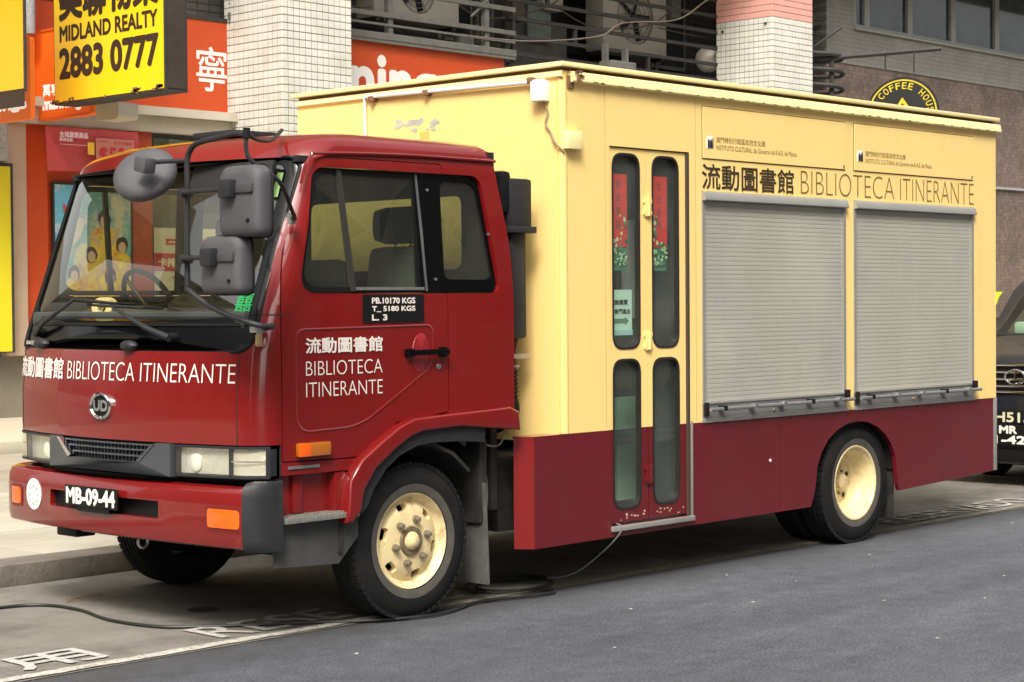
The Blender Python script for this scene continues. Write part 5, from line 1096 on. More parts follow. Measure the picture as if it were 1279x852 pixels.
# orange fascia
fs = thing('orange_fascia_sign', 'long orange fascia signboard with white lettering running behind the tiled pillar', 'signboard', (9, WY, 4.13))
obj('board', bx(4.3, 13.36, WY - .06, WY + .1, 4.135, 5.345), ORG, fs, smooth=0)
obj('edge_trim', bx(4.3, 13.36, WY - .075, WY - .0, 5.346, 5.40), DRK, fs, smooth=0)
o = newbm(); text(o, '寧', 7.50, 8.00, 4.42, 5.0, onY(WY - .063), bold=.005); obj('lettering', o, mat('sign_white', (.80, .76, .72), .5), fs, smooth=0); o = newbm(); text(o, '萬', 6.85, 7.35, 4.42, 5.0, onY(WY - .063), bold=.005)
obj('lettering', o, MATS['sign_white'], fs, smooth=0); o = newbm(); text(o, 'mannings', 8.45, 12.25, 4.22, 5.14, onY(WY - .063), bold=.035); obj('lettering', o, mat('sign_white', (.80, .76, .72), .5), fs, smooth=0)
# mezzanine: back wall, louvre rails, ceiling, upper storeys
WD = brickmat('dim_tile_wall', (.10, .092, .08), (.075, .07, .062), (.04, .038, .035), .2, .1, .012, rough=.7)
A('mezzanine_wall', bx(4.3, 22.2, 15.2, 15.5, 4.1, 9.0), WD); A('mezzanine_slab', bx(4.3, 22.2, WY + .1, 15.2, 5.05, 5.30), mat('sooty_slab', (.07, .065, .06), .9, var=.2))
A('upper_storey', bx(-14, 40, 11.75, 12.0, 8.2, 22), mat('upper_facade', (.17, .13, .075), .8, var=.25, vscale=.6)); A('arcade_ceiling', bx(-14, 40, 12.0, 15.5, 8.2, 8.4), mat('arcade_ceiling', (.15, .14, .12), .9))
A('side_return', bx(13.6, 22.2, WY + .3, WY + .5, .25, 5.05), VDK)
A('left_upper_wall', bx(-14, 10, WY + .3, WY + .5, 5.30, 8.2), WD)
dk = mat('dim_window_glass', (.03, .035, .04), .15)
for x0, x1 in ((13.9, 14.7), (14.8, 15.6), (19.4, 20.4)):
    wf = A('mezzanine_window', bx(x0, x1, 15.13, 15.2, 5.9, 7.4), mat('dim_window_frame', (.26, .25, .21), .6)); obj('pane', bx(x0 + .07, x1 - .07, 15.11, 15.13, 5.97, 7.33), dk, wf, smooth=0)
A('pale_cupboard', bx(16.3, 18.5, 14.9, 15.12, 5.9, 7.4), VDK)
# balcony rails
rl = thing('balcony_railing', 'sooty grey metal railing of the mezzanine above the orange signboard', 'railing', (11.8, WY, 5.4))
for z, m_, r_ in ((5.43, RAILG, .05), (5.36, RAILG, .03), (5.74, RAILG, .035), (6.10, RAILG, .035), (5.60, RAILG, .018)):
    obj('rail', bx(8.0, 13.55, WY - .12 - r_ * .6, WY - .12 + r_ * .6, z - r_, z + r_, .008), m_, rl, smooth=0)
for x in (8.4, 10.9, 12.9): obj('post', bx(x, x + .09, WY - .11, WY - .02, 5.40, 6.9), RAILG, rl, smooth=0)
obj('brace', tube(newbm(), [(12.6, WY - .1, 5.9), (13.1, WY - .1, 6.3)], .02, 6), RAILG, rl)
rl2 = thing('barred_grille', 'black horizontal iron bars closing the dark mezzanine between the two pillars', 'grille', (16.6, WY, 5.4))
for z in (5.28, 5.45, 5.72, 6.0, 6.28, 6.56, 6.84): obj('bar', bx(13.5, 22.1, WY - .03, WY + .02, z - .028, z + .028), BARM, rl2, smooth=0)
for x, z0, z1 in ((13.6, 5.2, 7.5), (14.4, 6.28, 6.84), (15.05, 5.72, 6.0), (15.1, 6.84, 7.2), (16.9, 5.45, 5.72), (18.9, 5.2, 7.5), (21.2, 5.2, 7.5), (20.2, 5.2, 7.2)): obj('upright', bx(x, x + .06, WY - .025, WY + .03, z0, z1), BARM, rl2, smooth=0)
def aircon(x, y, z, w_, h, label, rough_fan=.5):
    a = thing('air_conditioner', label, 'air conditioner', (x + w_ / 2, y, z), 'air conditioner units on the mezzanine')
    obj('casing', boolean(bx(x, x + w_, y, y + .4, z, z + h, .015), [lathe(newbm(), [(0, -.05), (h * .38, -.05), (h * .38, .06), (0, .06)], (x + w_ * rough_fan, y, z + h * .5), 'y', 28)]), ACW, a)
    f = newbm(); 
    for r_ in (.12, .2, .28, .36): tube(f, [(x + w_ * rough_fan + h * r_ * math.cos(t * PI / 12), y - .006, z + h * .5 + h * r_ * math.sin(t * PI / 12)) for t in range(24)], .006, 5, closed=True)
    for t in range(6): tube(f, [(x + w_ * rough_fan, y - .006, z + h * .5), (x + w_ * rough_fan + h * .38 * math.cos(t * PI / 3), y - .006, z + h * .5 + h * .38 * math.sin(t * PI / 3))], .006, 5)
    obj('fan_guard', f, mat('fan_guard_grey', (.12, .11, .10), .6), a); b = newbm(); 
    for t in range(5):
        q = newbm(); box(q, .02, h * .33, -.005, .005, -.05, .05, rot=Matrix.Rotation(.4, 4, 'X')); bmesh.ops.transform(q, matrix=Matrix.Translation((x + w_ * rough_fan, y + .04, z + h * .5)) @ Matrix.Rotation(t * 2 * PI / 5, 4, 'Y'), verts=q.verts); join(b, q)
    obj('fan_blades', b, BLK, a); obj('foot', bx(x + .05, x + .12, y + .02, y + .36, z - .05, z), DRK, a); obj('foot', bx(x + w_ - .12, x + w_ - .05, y + .02, y + .36, z - .05, z), DRK, a)
aircon(11.05, 13.55, 5.80, 1.75, .95, 'wide dirty white air conditioner behind the grey railing, next to the first pillar')
aircon(16.6, 13.9, 5.85, 1.7, 1.3, 'tall grimy air conditioner behind the black bars, left of the pink topped pillar')
random.seed(31)
PIPEM = [mat('old_pipe_grey', (.16, .155, .14), .7, var=.3), mat('old_pipe_brown', (.10, .075, .055), .7, var=.3), BARM]
for k, (x_, y_) in enumerate(((10.6, 14.2), (13.3, 14.4), (13.9, 14.0), (14.9, 14.9), (15.4, 14.5), (16.1, 14.8), (19.0, 14.7), (20.6, 14.4), (21.6, 14.8))):
    A('riser_pipe', tube(newbm(), [(x_, y_, 5.3), (x_ + .02, y_, 7.0), (x_ - .05, y_, 8.2)], random.uniform(.025, .06), 8), PIPEM[k % 3])
for k, (x_, y_, z_) in enumerate(((10.6, 14.1, 5.6), (12.9, 13.6, 5.35), (14.2, 13.8, 6.1), (15.2, 14.0, 6.4), (18.6, 14.0, 6.6), (13.2, 14.2, 6.6))):
    A('meter_box', bx(x_, x_ + random.uniform(.25, .5), y_, y_ + .18, z_, z_ + random.uniform(.25, .5), .015), [ACW, PIPEM[0], PIPEM[1]][k % 3])
A('duct_panel', bx(14.5, 16.0, 14.2, 14.3, 5.45, 6.2), WALLD, smooth=0); A('pale_curtain_panel', bx(14.95, 15.5, 14.1, 14.15, 5.9, 6.5), mat('faded_green_panel', (.16, .19, .17), .7, var=.2), smooth=0)
for k in range(4): A('loose_wire', tube(newbm(), smooth_path([(9.6 + k * 2.7, 13.6, 6.6 - k * .1), (10.6 + k * 2.7, 13.6, 5.9 + .12 * k), (12.2 + k * 2.7, 13.7, 6.35), (13.2 + k * 2.7, 13.8, 6.9)], 5), .012, 5), PIPEM[1])
ab = thing('hanging_bracket_box', 'small grey metal cradle fixed to the iron bars above the truck roof', 'bracket', (15.75, WY - .2, 5.5))
obj('tray', bx(15.6, 16.2, WY - .35, WY - .05, 5.33, 5.50, .02), RAILG, ab); obj('upright', bx(15.62, 15.68, WY - .2, WY - .1, 5.5, 5.78), RAILG, ab); obj('upright', bx(16.12, 16.18, WY - .2, WY - .1, 5.5, 5.75), RAILG, ab)
wr = thing('overhead_cable', 'sagging grey cable strung across the barred mezzanine', 'cable', (15.5, WY - .3, 6))
obj('strand', tube(newbm(), smooth_path([(12.2, WY - .4, 5.55), (13.6, WY - .4, 5.60), (15.2, WY - .4, 5.83), (15.8, WY - .4, 6.10), (17.2, WY - .4, 6.30), (18.1, WY - .4, 6.75), (19.2, WY - .4, 7.2)], 6), .013, 6), mat('cable_grey_brown', (.15, .12, .09), .8), wr)
gl = thing('globe_lamp', 'round frosted globe lamp beside the pink topped pillar', 'lamp', (19.2, WY - .7, 5.5))
q = newbm(); bmesh.ops.create_uvsphere(q, u_segments=20, v_segments=12, radius=.23); bmesh.ops.translate(q, vec=(19.0, 13.52, 5.86), verts=q.verts); obj('globe', q, mat('frosted_globe', (.50, .45, .40), .5, emit=.03), gl)
obj('arm', tube(newbm(), [(19.0, 13.52, 5.64), (19.0, 13.52, 5.50), (19.1, 13.3, 5.46)], .03, 6), BARM, gl)
# tiled pillars
def pillar(x0, y0, label, pinkz=6.44):
    W_ = 1.2; P_ = thing('tiled_pillar', label, 'pillar', (x0 + W_ / 2, y0 + W_ / 2, .13), 'tiled arcade pillars')
    obj('core', bx(x0 + .006, x0 + W_ - .006, y0 + .006, y0 + W_ - .006, .13, 8.2), GROUT, P_, smooth=0)
    t = newbm(); tp = newbm(); g = .0055
    def tile(b, face, a0, a1, z0, z1):
        e = .0035
        def q(a, z, d):
            return {0: (x0 + .006 - d, y0 + a, z), 1: (x0 + a, y0 + .006 - d, z), 2: (x0 + W_ - .006 + d, y0 + a, z), 3: (x0 + a, y0 + W_ - .006 + d, z)}[face]
        O = [b.verts.new(q(a, z, 0)) for a, z in ((a0, z0), (a1, z0), (a1, z1), (a0, z1))]; I = [b.verts.new(q(a, z, .006)) for a, z in ((a0 + e, z0 + e), (a1 - e, z0 + e), (a1 - e, z1 - e), (a0 + e, z1 - e))]
        fl = face in (0, 3)
        def F_(vs): b.faces.new(vs[::-1] if fl else vs)
        F_(I)
        for i in range(4): F_([O[i], O[(i + 1) % 4], I[(i + 1) % 4], I[i]])
    for face in range(4):
        for j in range(63):
            z0 = .14 + j * .1
            if z0 + .1 > pinkz + 1e-6: break
            for i in range(12): tile(t, face, i * .1 + g, i * .1 + .1 - g, z0 + g, z0 + .1 - g)
        zz = .14 + math.floor((pinkz - .14) / .1 + 1e-6) * .1
        for j in range(16):
            z1 = zz + j * .105
            if z1 > 8.0: break
            for i in range(4): tile(tp, face, i * .3 + g * .6, i * .3 + .3 - g * .6, z1 + g, z1 + .105 - g)
    obj('tiles', t, TILE, P_, kind='stuff', smooth=0); obj('pink_tiles', tp, TILP, P_, kind='stuff', smooth=0)
    return P_
pillar(8.01, 12.0, 'cream tiled square pillar rising behind the truck cab')
p2 = pillar(18.81, 12.0, 'cream tiled square pillar with pink tiled top, rising behind the truck box')
bo = newbm()
for y_, z_ in ((12.14, 6.33), (13.05, 6.28)): bmesh.ops.create_uvsphere(bo, u_segments=8, v_segments=6, radius=.025, matrix=Matrix.Translation((18.80, y_, z_)))
obj('bolt', bo, BLK, p2)
# right hand building: mosaic wall, grey tile band, windows
rbld = thing('mosaic_building', 'building at the right with brown mosaic wall, grey tile band and a row of windows', 'building', (28, WY, .13))
MOS = brickmat('brown_mosaic', (.20, .145, .115), (.115, .080, .065), (.10, .075, .065), .075, .075, .006, bias=.1, off=.0, var=.25)
GRT = brickmat('grey_tile_band', (.235, .225, .205), (.205, .195, .18), (.15, .145, .13), .20, .085, .006, off=.5)
def Rb(n, b, m, **k): return obj(n, b, m, rbld, **k)
Rb('mosaic_wall', bx(22.2, 60, WY, WY + .5, .13, 6.09), MOS, smooth=0); Rb('ledge', bx(22.2, 60, WY - .06, WY + .0, 3.92, 3.97), mat('ledge_grey', (.30, .30, .28), .6), smooth=0)
Rb('tile_band', bx(22.2, 60, WY - .02, WY + .5, 6.092, 6.76), GRT, smooth=0); Rb('tile_band', bx(22.2, 23.15, WY - .02, WY + .5, 6.76, 11), GRT, smooth=0); Rb('tile_band', bx(23.15, 60, WY - .02, WY + .5, 8.4, 11), GRT, smooth=0)
Rb('sill', bx(23.1, 60, WY - .08, WY + .1, 6.762, 6.80), mat('sill_grey', (.26, .26, .24), .6), smooth=0)
WFR = mat('window_frame_grey', (.24, .245, .23), .5); WGD = mat('window_glass_dark', (.035, .045, .055), .08, var=.5, vscale=.8)
xs = [23.15, 23.62, 25.18, 26.85, 28.65, 30.3, 32, 34]
for a, b_ in zip(xs, xs[1:]):
    f = newbm(); box(f, a, a + .09, WY, WY + .12, 6.80, 8.4); box(f, b_ - .09, b_, WY, WY + .12, 6.80, 8.4); box(f, a + .09, b_ - .09, WY, WY + .12, 6.80, 6.88); box(f, a + .09, b_ - .09, WY, WY + .12, 8.3, 8.4)
    wf = Rb('window', f, WFR, smooth=0); obj('pane', bx(a + .09, b_ - .09, WY + .06, WY + .07, 6.88, 8.3), WGD, wf, smooth=0)
Rb('room_back', bx(23, 40, WY + .5, WY + .6, 6.5, 8.6), VDK, smooth=0)
# coffee sign on its bracket
cs = thing('coffee_house_sign', 'round black and yellow coffee house sign hanging from an iron bracket above the truck roof', 'sign', (19.6, 9.8, 4.2))
CX, CY_, CZ = 21.5, 11.1, 4.88; SR = .66
dsk = newbm(); lathe(dsk, [(0, -.05), (SR, -.05), (SR, .05), (0, .05)], (0, 0, 0), 'x', 56)
SM = Matrix.Translation((CX, CY_, CZ)) @ Matrix.Rotation(math.radians(18), 4, 'Z')
def place(b): bmesh.ops.transform(b, matrix=SM, verts=b.verts); return b
obj('disc', place(dsk), mat('sign_black', (.014, .013, .012), .4), cs, smooth=40)
YW = mat('sign_yellow', (.52, .40, .015), .5)
obj('yellow_ring', place(lathe(newbm(), [(SR * .895, -.054), (SR * .90, -.056), (SR * .935, -.056), (SR * .935, -.050)], (0, 0, 0), 'x', 56)), YW, cs, smooth=0)
o = newbm()
word = 'ST COFFEE HOUSE'
for k, c_ in enumerate(word):
    if c_ == ' ': continue
    t = math.radians(90 + 92 - k * 184 / 14 - 4); rr = SR * .68; q = newbm(); text(q, c_, -.04, .04, 0, .115, lambda a, b, kk: (-.056 - kk, -a, b), bold=.002)
    # rotate about the disc centre: glyph up = outward; reading direction is -y
    bmesh.ops.transform(q, matrix=Matrix.Rotation(-(t - PI / 2) * -1 * -1, 4, 'X') @ Matrix.Translation((0, 0, rr)), verts=q.verts); obj('arc_letter', place(q), YW, cs, smooth=0)
o.free()
e_ = newbm()
for s_, m_ in ((.30, YW),): prism(e_, [(-.0, .30), (-.17, .05), (-.17, -.20), (.17, -.20), (.17, .05)], 'x', -.060, -.055)
obj('emblem', place(e_), YW, cs, smooth=0)
e_ = newbm(); prism(e_, [(0, .20), (-.12, .03), (-.12, -.03), (0, .12), (.12, -.03), (.12, .03)], 'x', -.064, -.061); prism(e_, [(0, .09), (-.09, -.06), (-.09, -.2), (.09, -.2), (.09, -.06)], 'x', -.064, -.061); obj('emblem', place(e_), MATS['sign_black'], cs, smooth=0)
cbk = thing('iron_sign_bracket', 'sooty iron bracket with stacked curved bars beside the pink topped pillar', 'bracket', (20.6, 12.5, 5))
bb_ = newbm()
for z_, l_ in ((5.98, 1.1), (5.70, 1.15), (5.42, 1.1), (5.15, 1.3)):
    tube(bb_, smooth_path([(19.9, 12.9, z_), (20.2, 12.5, z_ + .02), (20.3 + .4 * l_, 12.0, z_ - .02), (20.6 + .3 * l_, 12.1, z_ - .10), (20.3, 12.7, z_ - .13)], 5), .045, 6)
for x_, y_ in ((20.35, 12.5), (20.75, 12.1)): tube(bb_, [(x_, y_, 4.9), (x_, y_, 6.0)], .05, 6)
tube(bb_, [(20.1, 12.95, 5.6), (21.2, 12.2, 6.5)], .02, 5)
obj('curved_bars', bb_, BARM, cbk)
BARB = thing('sign_hanger_bar', 'slanting iron bar with two chains holding the round coffee sign', 'bar', (21, 11.5, 5.6))
obj('bar', tube(newbm(), [(20.3, 12.6, 5.86), (21.95, 10.6, 6.04)], .045, 6), BARM, BARB)
obj('chain', tube(newbm(), [(21.34, 11.36, 5.98), (21.34, 11.36, 5.66)], .015, 5), BARM, BARB); obj('chain', tube(newbm(), [(21.62, 10.95, 6.02), (21.62, 10.95, 5.62)], .015, 5), BARM, BARB)
sp_ = thing('black_speaker_box', 'small black box fixed to the wall right of the pink topped pillar', 'box', (21, 12.8, 5.8))
obj('box_case', bx(20.25, 20.75, 12.8, 13.15, 6.15, 6.65, .02), BLK, sp_); obj('wall_pipe', tube(newbm(), [(21.35, 13.12, 5.0), (21.35, 13.12, 8.0)], .03, 6), BARM, sp_)
# ================================================================ PROJECTING SIGNS
def psign(name, label, X, y0, y1, z0, z1, th, mface, mside, cat='sign'):
    t = thing(name, label, cat, (X, (y0 + y1) / 2, z0)); obj('case', bx(X, X + th, y0, y1, z0, z1, .004), mside, t, smooth=0)
    obj('face', bx(X - .006, X - .001, y0 + .02, y1 - .02, z0 + .03, z1 - .02), mface, t, smooth=0); return t
X = 4.6
s1 = psign('realty_sign', 'yellow estate agent lightbox with black phone number, projecting above the shop entrance', X, 9.87, 12.01, 3.925, 6.6, .30, YLS, DRK)
tx = lambda a, b, k: (X - .0075 - k, -a, b)
o = newbm(); text(o, '2883 0777', -11.875, -9.99, 4.225, 4.55, tx, bold=.020); obj('sign_writing', o, SGT, s1, smooth=0); o = newbm(); text(o, 'MIDLAND REALTY', -11.87, -9.995, 4.645, 4.815, tx, bold=.009); obj('sign_writing', o, SGT, s1, smooth=0); o = newbm(); text(o, '美聯物業', -11.87, -9.98, 4.89, 5.36, tx, bold=.022); obj('sign_writing', o, SGT, s1, smooth=0)
random.seed(4); o = newbm()
for k in range(26): y_ = random.choice([9.9, 10.3, 10.35, 10.9, 11.6, 11.7, 11.9]) + random.uniform(0, .12); zz = 3.93 + random.uniform(0, .05); box(o, X - .0085, X - .0065, y_, y_ + random.uniform(.02, .1), zz, zz + random.uniform(.01, .035))
obj('grime', o, RUST, s1, kind='stuff', smooth=0)
obj('side_mesh', bx(X + .03, X + .27, 9.862, 9.869, 3.96, 6.6), mat('brown_side_panel', (.045, .036, .030), .4, var=.3), s1, smooth=0)
obj('hanger', bx(X + .1, X + .2, 12.01, 13.2, 5.9, 6.0), DRK, s1, smooth=0)
X2 = 5.05
s2 = thing('chemist_lightbox', 'orange rounded lightbox with white lettering half hidden behind the yellow estate agent sign', 'sign', (X2, 12.4, 3.9))
obj('case', pr(rrect(11.90, 13.11, 3.85, 4.94, .06), 'x', X2, X2 + .12), ORS, s2, smooth=0); obj('back_case', pr(rrect(11.42, 11.88, 3.765, 3.965, .06), 'x', X2 + .02, X2 + .30), BEI, s2, smooth=0)
tx2 = lambda a, b, k: (X2 - .002 - k, -a, b)
o = newbm(); text(o, 'mannings', -12.95, -12.06, 3.93, 4.10, tx2, bold=.012); obj('sign_writing', o, mat('lit_white', (.9, .85, .78), .5, emit=.2), s2, smooth=0); o = newbm(); text(o, '萬寧', -12.945, -12.60, 4.135, 4.275, tx2, bold=.005); obj('sign_writing', o, mat('lit_white', (.9, .85, .78), .5, emit=.2), s2, smooth=0)
obj('rim', boolean(pr(rrect(11.90, 13.11, 3.85, 4.94, .06), 'x', X2 - .015, X2 - .001), [pr(rrect(11.925, 13.085, 3.875, 4.915, .05), 'x', X2 - .1, X2 + .1)]), mat('orange_rim', (.75, .13, .015), .4), s2, smooth=0)
X3 = 3.4
s3 = psign('amber_lightbox', 'large amber lightbox with a dark bottom band at the top left corner', X3, 10.73, 12.4, 3.90, 6.4, .03, YLO, DRK)
obj('dark_band', bx(X3 - .010, X3 - .0, 10.735, 12.38, 3.74, 3.92), SGT, s3, smooth=0); 
X4 = 3.9
s4 = thing('orange_projecting_sign', 'orange sign with white lettering peeping out below the amber lightbox', 'sign', (X4, 12, 3.7))
obj('case', pr(rrect(11.41, 13.1, 3.685, 4.60, .05), 'x', X4, X4 + .06), mat('dull_orange_case', (.78, .15, .02), .4, emit=.12), s4, smooth=0)
o = newbm(); text(o, 'mannings', -12.9, -11.50, 3.79, 3.90, lambda a, b, k: (X4 - .002 - k, -a, b), bold=.014); obj('sign_writing', o, MATS['lit_white'], s4, smooth=0)
dp = thing('drain_pipe', 'grey wrapped pipe between the amber lightbox and the orange sign', 'pipe', (4.4, 13.0, 3.9))
obj('pipe', tube(newbm(), [(4.845, 12.9, 4.87), (4.845, 12.9, 7.5)], .068, 12), GRYP, dp)
dp = thing('wall_pipe', 'grey pipe standing on the lemon yellow panel at the left edge', 'pipe', (3.5, 12.9, 3.2))
obj('pipe', tube(newbm(), [(4.50, 12.98, 3.33), (4.50, 12.98, 3.9)], .07, 12), GRYP, dp)
yp = thing('lemon_panel', 'plain lemon yellow lightbox panel on the wall at the left edge', 'panel', (3.8, WY - .2, 1.0))
obj('case', bx(2.6, 4.64, WY - .22, WY - .0, 1.045, 3.31), DRK, yp, smooth=0); obj('face', bx(2.63, 4.60, WY - .226, WY - .221, 1.06, 3.27), YLL, yp, smooth=0)
# ================================================================ YELLOW PATCH, BUILT AS A FLAG
fg = thing('yellow_patch', 'unidentified fluorescent yellow patch, modelled as a small flag, between the truck and the black van', 'flag', (9.0, 2.6, .13))
obj('pole', tube(newbm(), [(9.0, 2.64, .13), (9.0, 2.64, 1.80)], .015, 8), DRK, fg)
q = newbm(); prism(q, [(2.62, 1.69), (2.285, 1.675), (2.33, 1.62), (2.35, 1.56), (2.38, 1.53), (2.62, 1.50)], 'x', 8.99, 9.0); obj('cloth', q, mat('fluorescent_cloth', (.55, .85, .02), .6, emit=.1), fg, smooth=0)  # pole and cloth made up for an unidentified yellow patch; cloth glows faintly
# ================================================================ VAN
VX, VY0, VY1 = 6.95, .05, 1.87
van = thing('black_van', 'black van with chrome grille and two number plates parked behind the truck', 'van', (9.3, 1.0, 0))
VP = mat('black_car_paint', (.010, .012, .020), .2, coat=1, var=.1); 
prof = [(6.98, .30), (6.93, .42), (6.93, .80), (6.98, 1.02), (7.10, 1.12), (7.75, 1.26), (8.45, 1.80), (8.75, 1.88), (11.4, 1.88), (11.65, 1.75), (11.75, 1.1), (11.75, .35)]
vb = newbm(); yv = [VY0, VY0 + .02, VY0 + .08, VY0 + .3, (VY0 + VY1) / 2, VY1 - .3, VY1 - .08, VY1 - .02, VY1]
PR = roundp(prof, [.03, .1, .1, .08, .08, .25, .25, .2, .15, .15, .06, .04], 4)
rows = []
for y_ in yv:
    t = abs(y_ - 1.01) / .91; ins = max(0, (t - .85) / .15)
    rows.append([vb.verts.new((a + (.16 * t ** 3 if a < 8 else 0) , y_ + (1.01 - y_) * (.10 * max(0, (b - 1.15) / .75)) * (1 if t > .5 else .5), b - (.04 * ins if b > 1.7 else 0))) for a, b in PR])
for A_, B_ in zip(rows, rows[1:]):
    for i in range(len(PR)): vb.faces.new((A_[i], A_[(i + 1) % len(PR)], B_[(i + 1) % len(PR)], B_[i]))
vb.faces.new(rows[0][::-1]); vb.faces.new(rows[-1]); bmesh.ops.recalc_face_normals(vb, faces=vb.faces)
ca = [lathe(newbm(), [(0, -.1), (.38, -.1), (.38, .25), (0, .25)], (xw, yy, .33), 'y', 28) for xw in (7.85, 10.75) for yy in (VY0, VY1 - .15)]
ws = pr(roundp([(VY0 + .14, 1.285), (VY1 - .14, 1.285), (VY1 - .23, 1.77), (VY0 + .23, 1.77)], .05), 'x', 7.2, 8.75)
cvv = newbm(); box(cvv, 7.75, 11.6, VY0 + .10, VY1 - .10, 1.0, 1.24); cv2 = newbm(); box(cv2, 7.76, 11.55, VY0 + .20, VY1 - .20, 1.22, 1.83)
vb = boolean(vb, ca + [cvv, cv2, ws, pr(roundp([(8.05, 1.30), (9.3, 1.30), (9.3, 1.76), (8.60, 1.76)], .05), 'y', -.3, 2.4), pr(rrect(9.4, 10.6, 1.30, 1.76, .05), 'y', -.3, 2.4)])
obj('body', vb, VP, van, smooth=40)
sw_ = newbm(); pts_ = [(7.80, VY0 + .15, 1.275), (7.80, VY1 - .15, 1.275), (8.42, VY1 - .18, 1.775), (8.42, VY0 + .18, 1.775)]; V_ = [sw_.verts.new(p) for p in pts_]; sw_.faces.new(V_); obj('windscreen', sw_, GLS, van, smooth=0)
for y_ in (VY0 + .06, VY1 - .06): g = newbm(); V_ = [g.verts.new(p) for p in ((8.03, y_, 1.29), (10.65, y_, 1.29), (10.65, y_, 1.77), (8.58, y_, 1.77))]; g.faces.new(V_); obj('side_glass', g, GLS, van, smooth=0)
obj('dash', bx(7.8, 8.2, VY0 + .12, VY1 - .12, 1.0, 1.29), INT, van); obj('dash_tissue', bx(7.95, 8.1, 1.35, 1.6, 1.29, 1.40, .03), PAPER, van)
for y_ in (.45, 1.35): obj('seat', bx(8.9, 9.05, y_, y_ + .45, 1.0, 1.65, .05), SEAT, van)
gx = VX - .03
gv = obj('grille', bx(gx, gx + .08, .50, 1.52, .82, 1.06, .01), BLK, van)
for z_, a0, a1 in ((1.045, .42, 1.60), (.985, .47, 1.55), (.925, .47, 1.55), (.865, .47, 1.55), (.815, .42, 1.60)): obj('chrome_slat', bx(gx - .025, gx, a0, a1, z_ - .011, z_ + .011, .004), CHR, gv)
lg = newbm(); tube(lg, [(gx - .04, 1.01 + .09 * math.cos(t * PI / 12), .945 + .06 * math.sin(t * PI / 12)) for t in range(24)], .010, 6, closed=True); tube(lg, [(gx - .04, 1.01, .9), (gx - .04, 1.01, 1.0)], .008, 5); obj('front_emblem', lg, CHR, gv)
for y0, y1 in ((.20, .46), (1.56, 1.82)):
    hl = obj('headlight', bx(gx + .02, gx + .18, y0, y1, .90, 1.07, .03), mat('lamp_grey', (.4, .42, .44), .15, metal=.4), van); obj('lens', bx(gx + .012, gx + .02, y0 + .02, y1 - .02, .92, 1.05, .002), LENS, hl)
obj('bumper', bx(VX - .045, VX + .3, .17, 1.75, .19, .80, .05), VP, van); obj('air_intake', bx(VX - .05, VX, .45, 1.5, .22, .34, .01), BLK, van)
for (z0, z1, y0, y1, tt) in ((.66, .80, .66, 1.40, ''),): pass
pA = obj('number_plate', bx(VX - .075, VX - .055, .58, 1.30, .545, .66, .004), BLK, van); o = newbm(); text(o, 'H5153', -1.195, -.78, .562, .642, onX(VX - .077), bold=.004); obj('plate_digits', o, mat('plate_cream_digits', (.65, .62, .42), .6), pA, smooth=0)
pB = obj('number_plate', bx(VX - .075, VX - .055, .68, 1.27, .355, .541, .004), BLK, van); o = newbm(); text(o, 'MR', -1.15, -.99, .465, .525, onX(VX - .077), bold=.005); text(o, '1-42', -1.19, -.91, .378, .442, onX(VX - .077), bold=.005); obj('plate_digits', o, MATS['plate_digit_white'], pB, smooth=0)
for xw in (7.85, 10.75):
    for yy in (VY0 + .02, VY1 - .22):
        wl = obj('wheel', lathe(newbm(), [(.20, .0), (.30, -.005), (.325, .02), (.33, .05), (.33, .15), (.325, .18), (.30, .205), (.2, .2)], (xw, yy, .33), seg=40, closed=True), RUB, van)
        rr = lathe(newbm(), [(0, .03), (.05, .03), (.06, .05), (.19, .03), (.205, .005), (.205, .19), (0, .19)], (xw, yy, .33), seg=30); obj('rim', rr, STL, wl)
for y_ in (VY0 - .10, VY1 - .03): obj('wing_mirror', bx(8.15, 8.28, y_ - .03, y_ + .16, 1.30, 1.44, .04), VP, van)
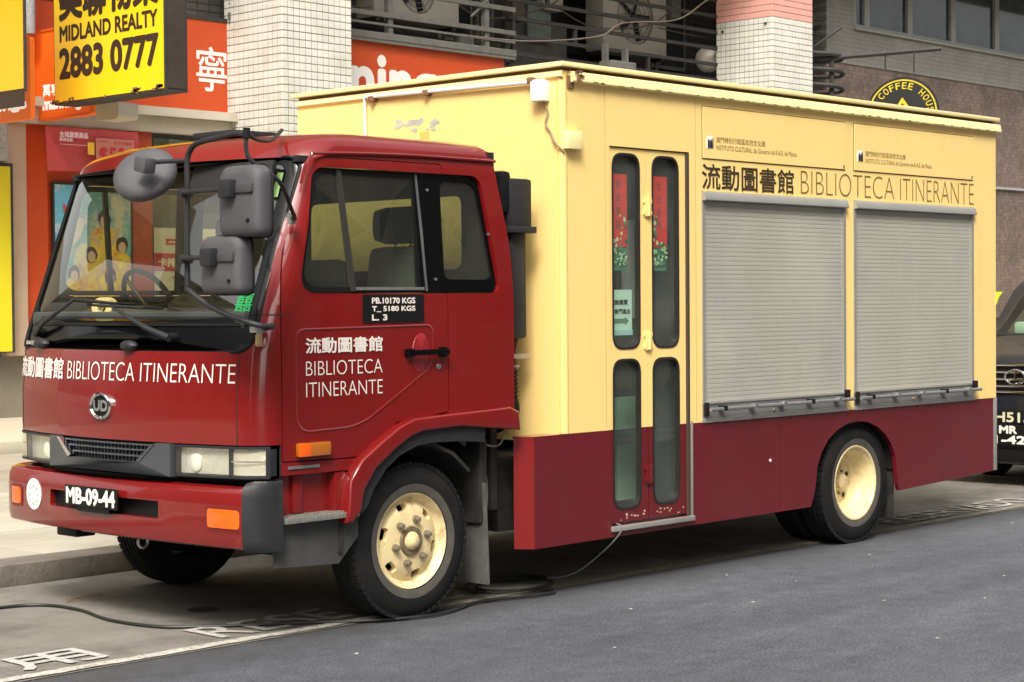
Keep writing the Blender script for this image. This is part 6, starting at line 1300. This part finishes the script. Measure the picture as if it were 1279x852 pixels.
# ================================================================ OPPOSITE SIDE OF THE STREET (behind the camera, unseen; tower blocks added to shape reflections)
ob = thing('opposite_building', 'plain pale apartment block across the street behind the camera', 'building', (24, -17, 0))
of = bx(-11, 60, -22, -17, 0, 19)
obj('wall', of, mat('opposite_render', (.42, .39, .34), .8, var=.1), ob, smooth=0)
for i in range(-2, 13):
    for j in range(6):
        f = obj('window', bx(i * 4.4 - 1, i * 4.4 + 1, -17, -16.92, 1.4 + j * 3.1, 3.0 + j * 3.1), WFR, ob, smooth=0); obj('pane', bx(i * 4.4 - .9, i * 4.4 + .9, -16.92, -16.90, 1.5 + j * 3.1, 2.9 + j * 3.1), WGD, f, smooth=0)
eb = thing('added_end_building', 'brownish tower block added out of view ahead of the truck to darken reflections', 'building', (-42, 4, 0))  # unseen block, added so paint and glass reflect less bright sky
obj('wall', bx(-50, -40, -14, 46, 0, 21), mat('end_render', (.30, .25, .19), .8, var=.2), eb, smooth=0)
for i in range(16):
    for j in range(6):
        y_ = -12 + i * 3.6; f = obj('window', bx(-40, -39.92, y_, y_ + 1.9, 1.2 + j * 3.3, 3.1 + j * 3.3), WFR, eb, smooth=0); obj('pane', bx(-39.92, -39.90, y_ + .1, y_ + 1.8, 1.3 + j * 3.3, 3.0 + j * 3.3), WGD, f, smooth=0)
    obj('balcony', bx(-39.9, -39.0, -12 + i * 3.6, -10.2 + i * 3.6, .9 + 3.3 * (i % 5 + 1), 1.1 + 3.3 * (i % 5 + 1) + .8), mat('balcony_render', (.42, .38, .30), .8), eb, smooth=0)
fb = thing('unseen_corner_tower', 'unseen grey tower behind the camera, set apart to leave a bright gap in reflections', 'building', (-34, -17, 0))  # unseen tower, placed so a bright sky gap reflects in the cab corner
obj('wall', bx(-44, -25, -24, -17, 0, 24), mat('grey_tower_render', (.22, .22, .21), .8, var=.15), fb, smooth=0)
for i in range(5):
    for j in range(7): f = obj('window', bx(-43 + i * 3.7, -40.8 + i * 3.7, -17, -16.92, 1.4 + j * 3.2, 3.1 + j * 3.2), WFR, fb, smooth=0); obj('pane', bx(-42.9 + i * 3.7, -40.9 + i * 3.7, -16.92, -16.90, 1.5 + j * 3.2, 3.0 + j * 3.2), WGD, f, smooth=0)
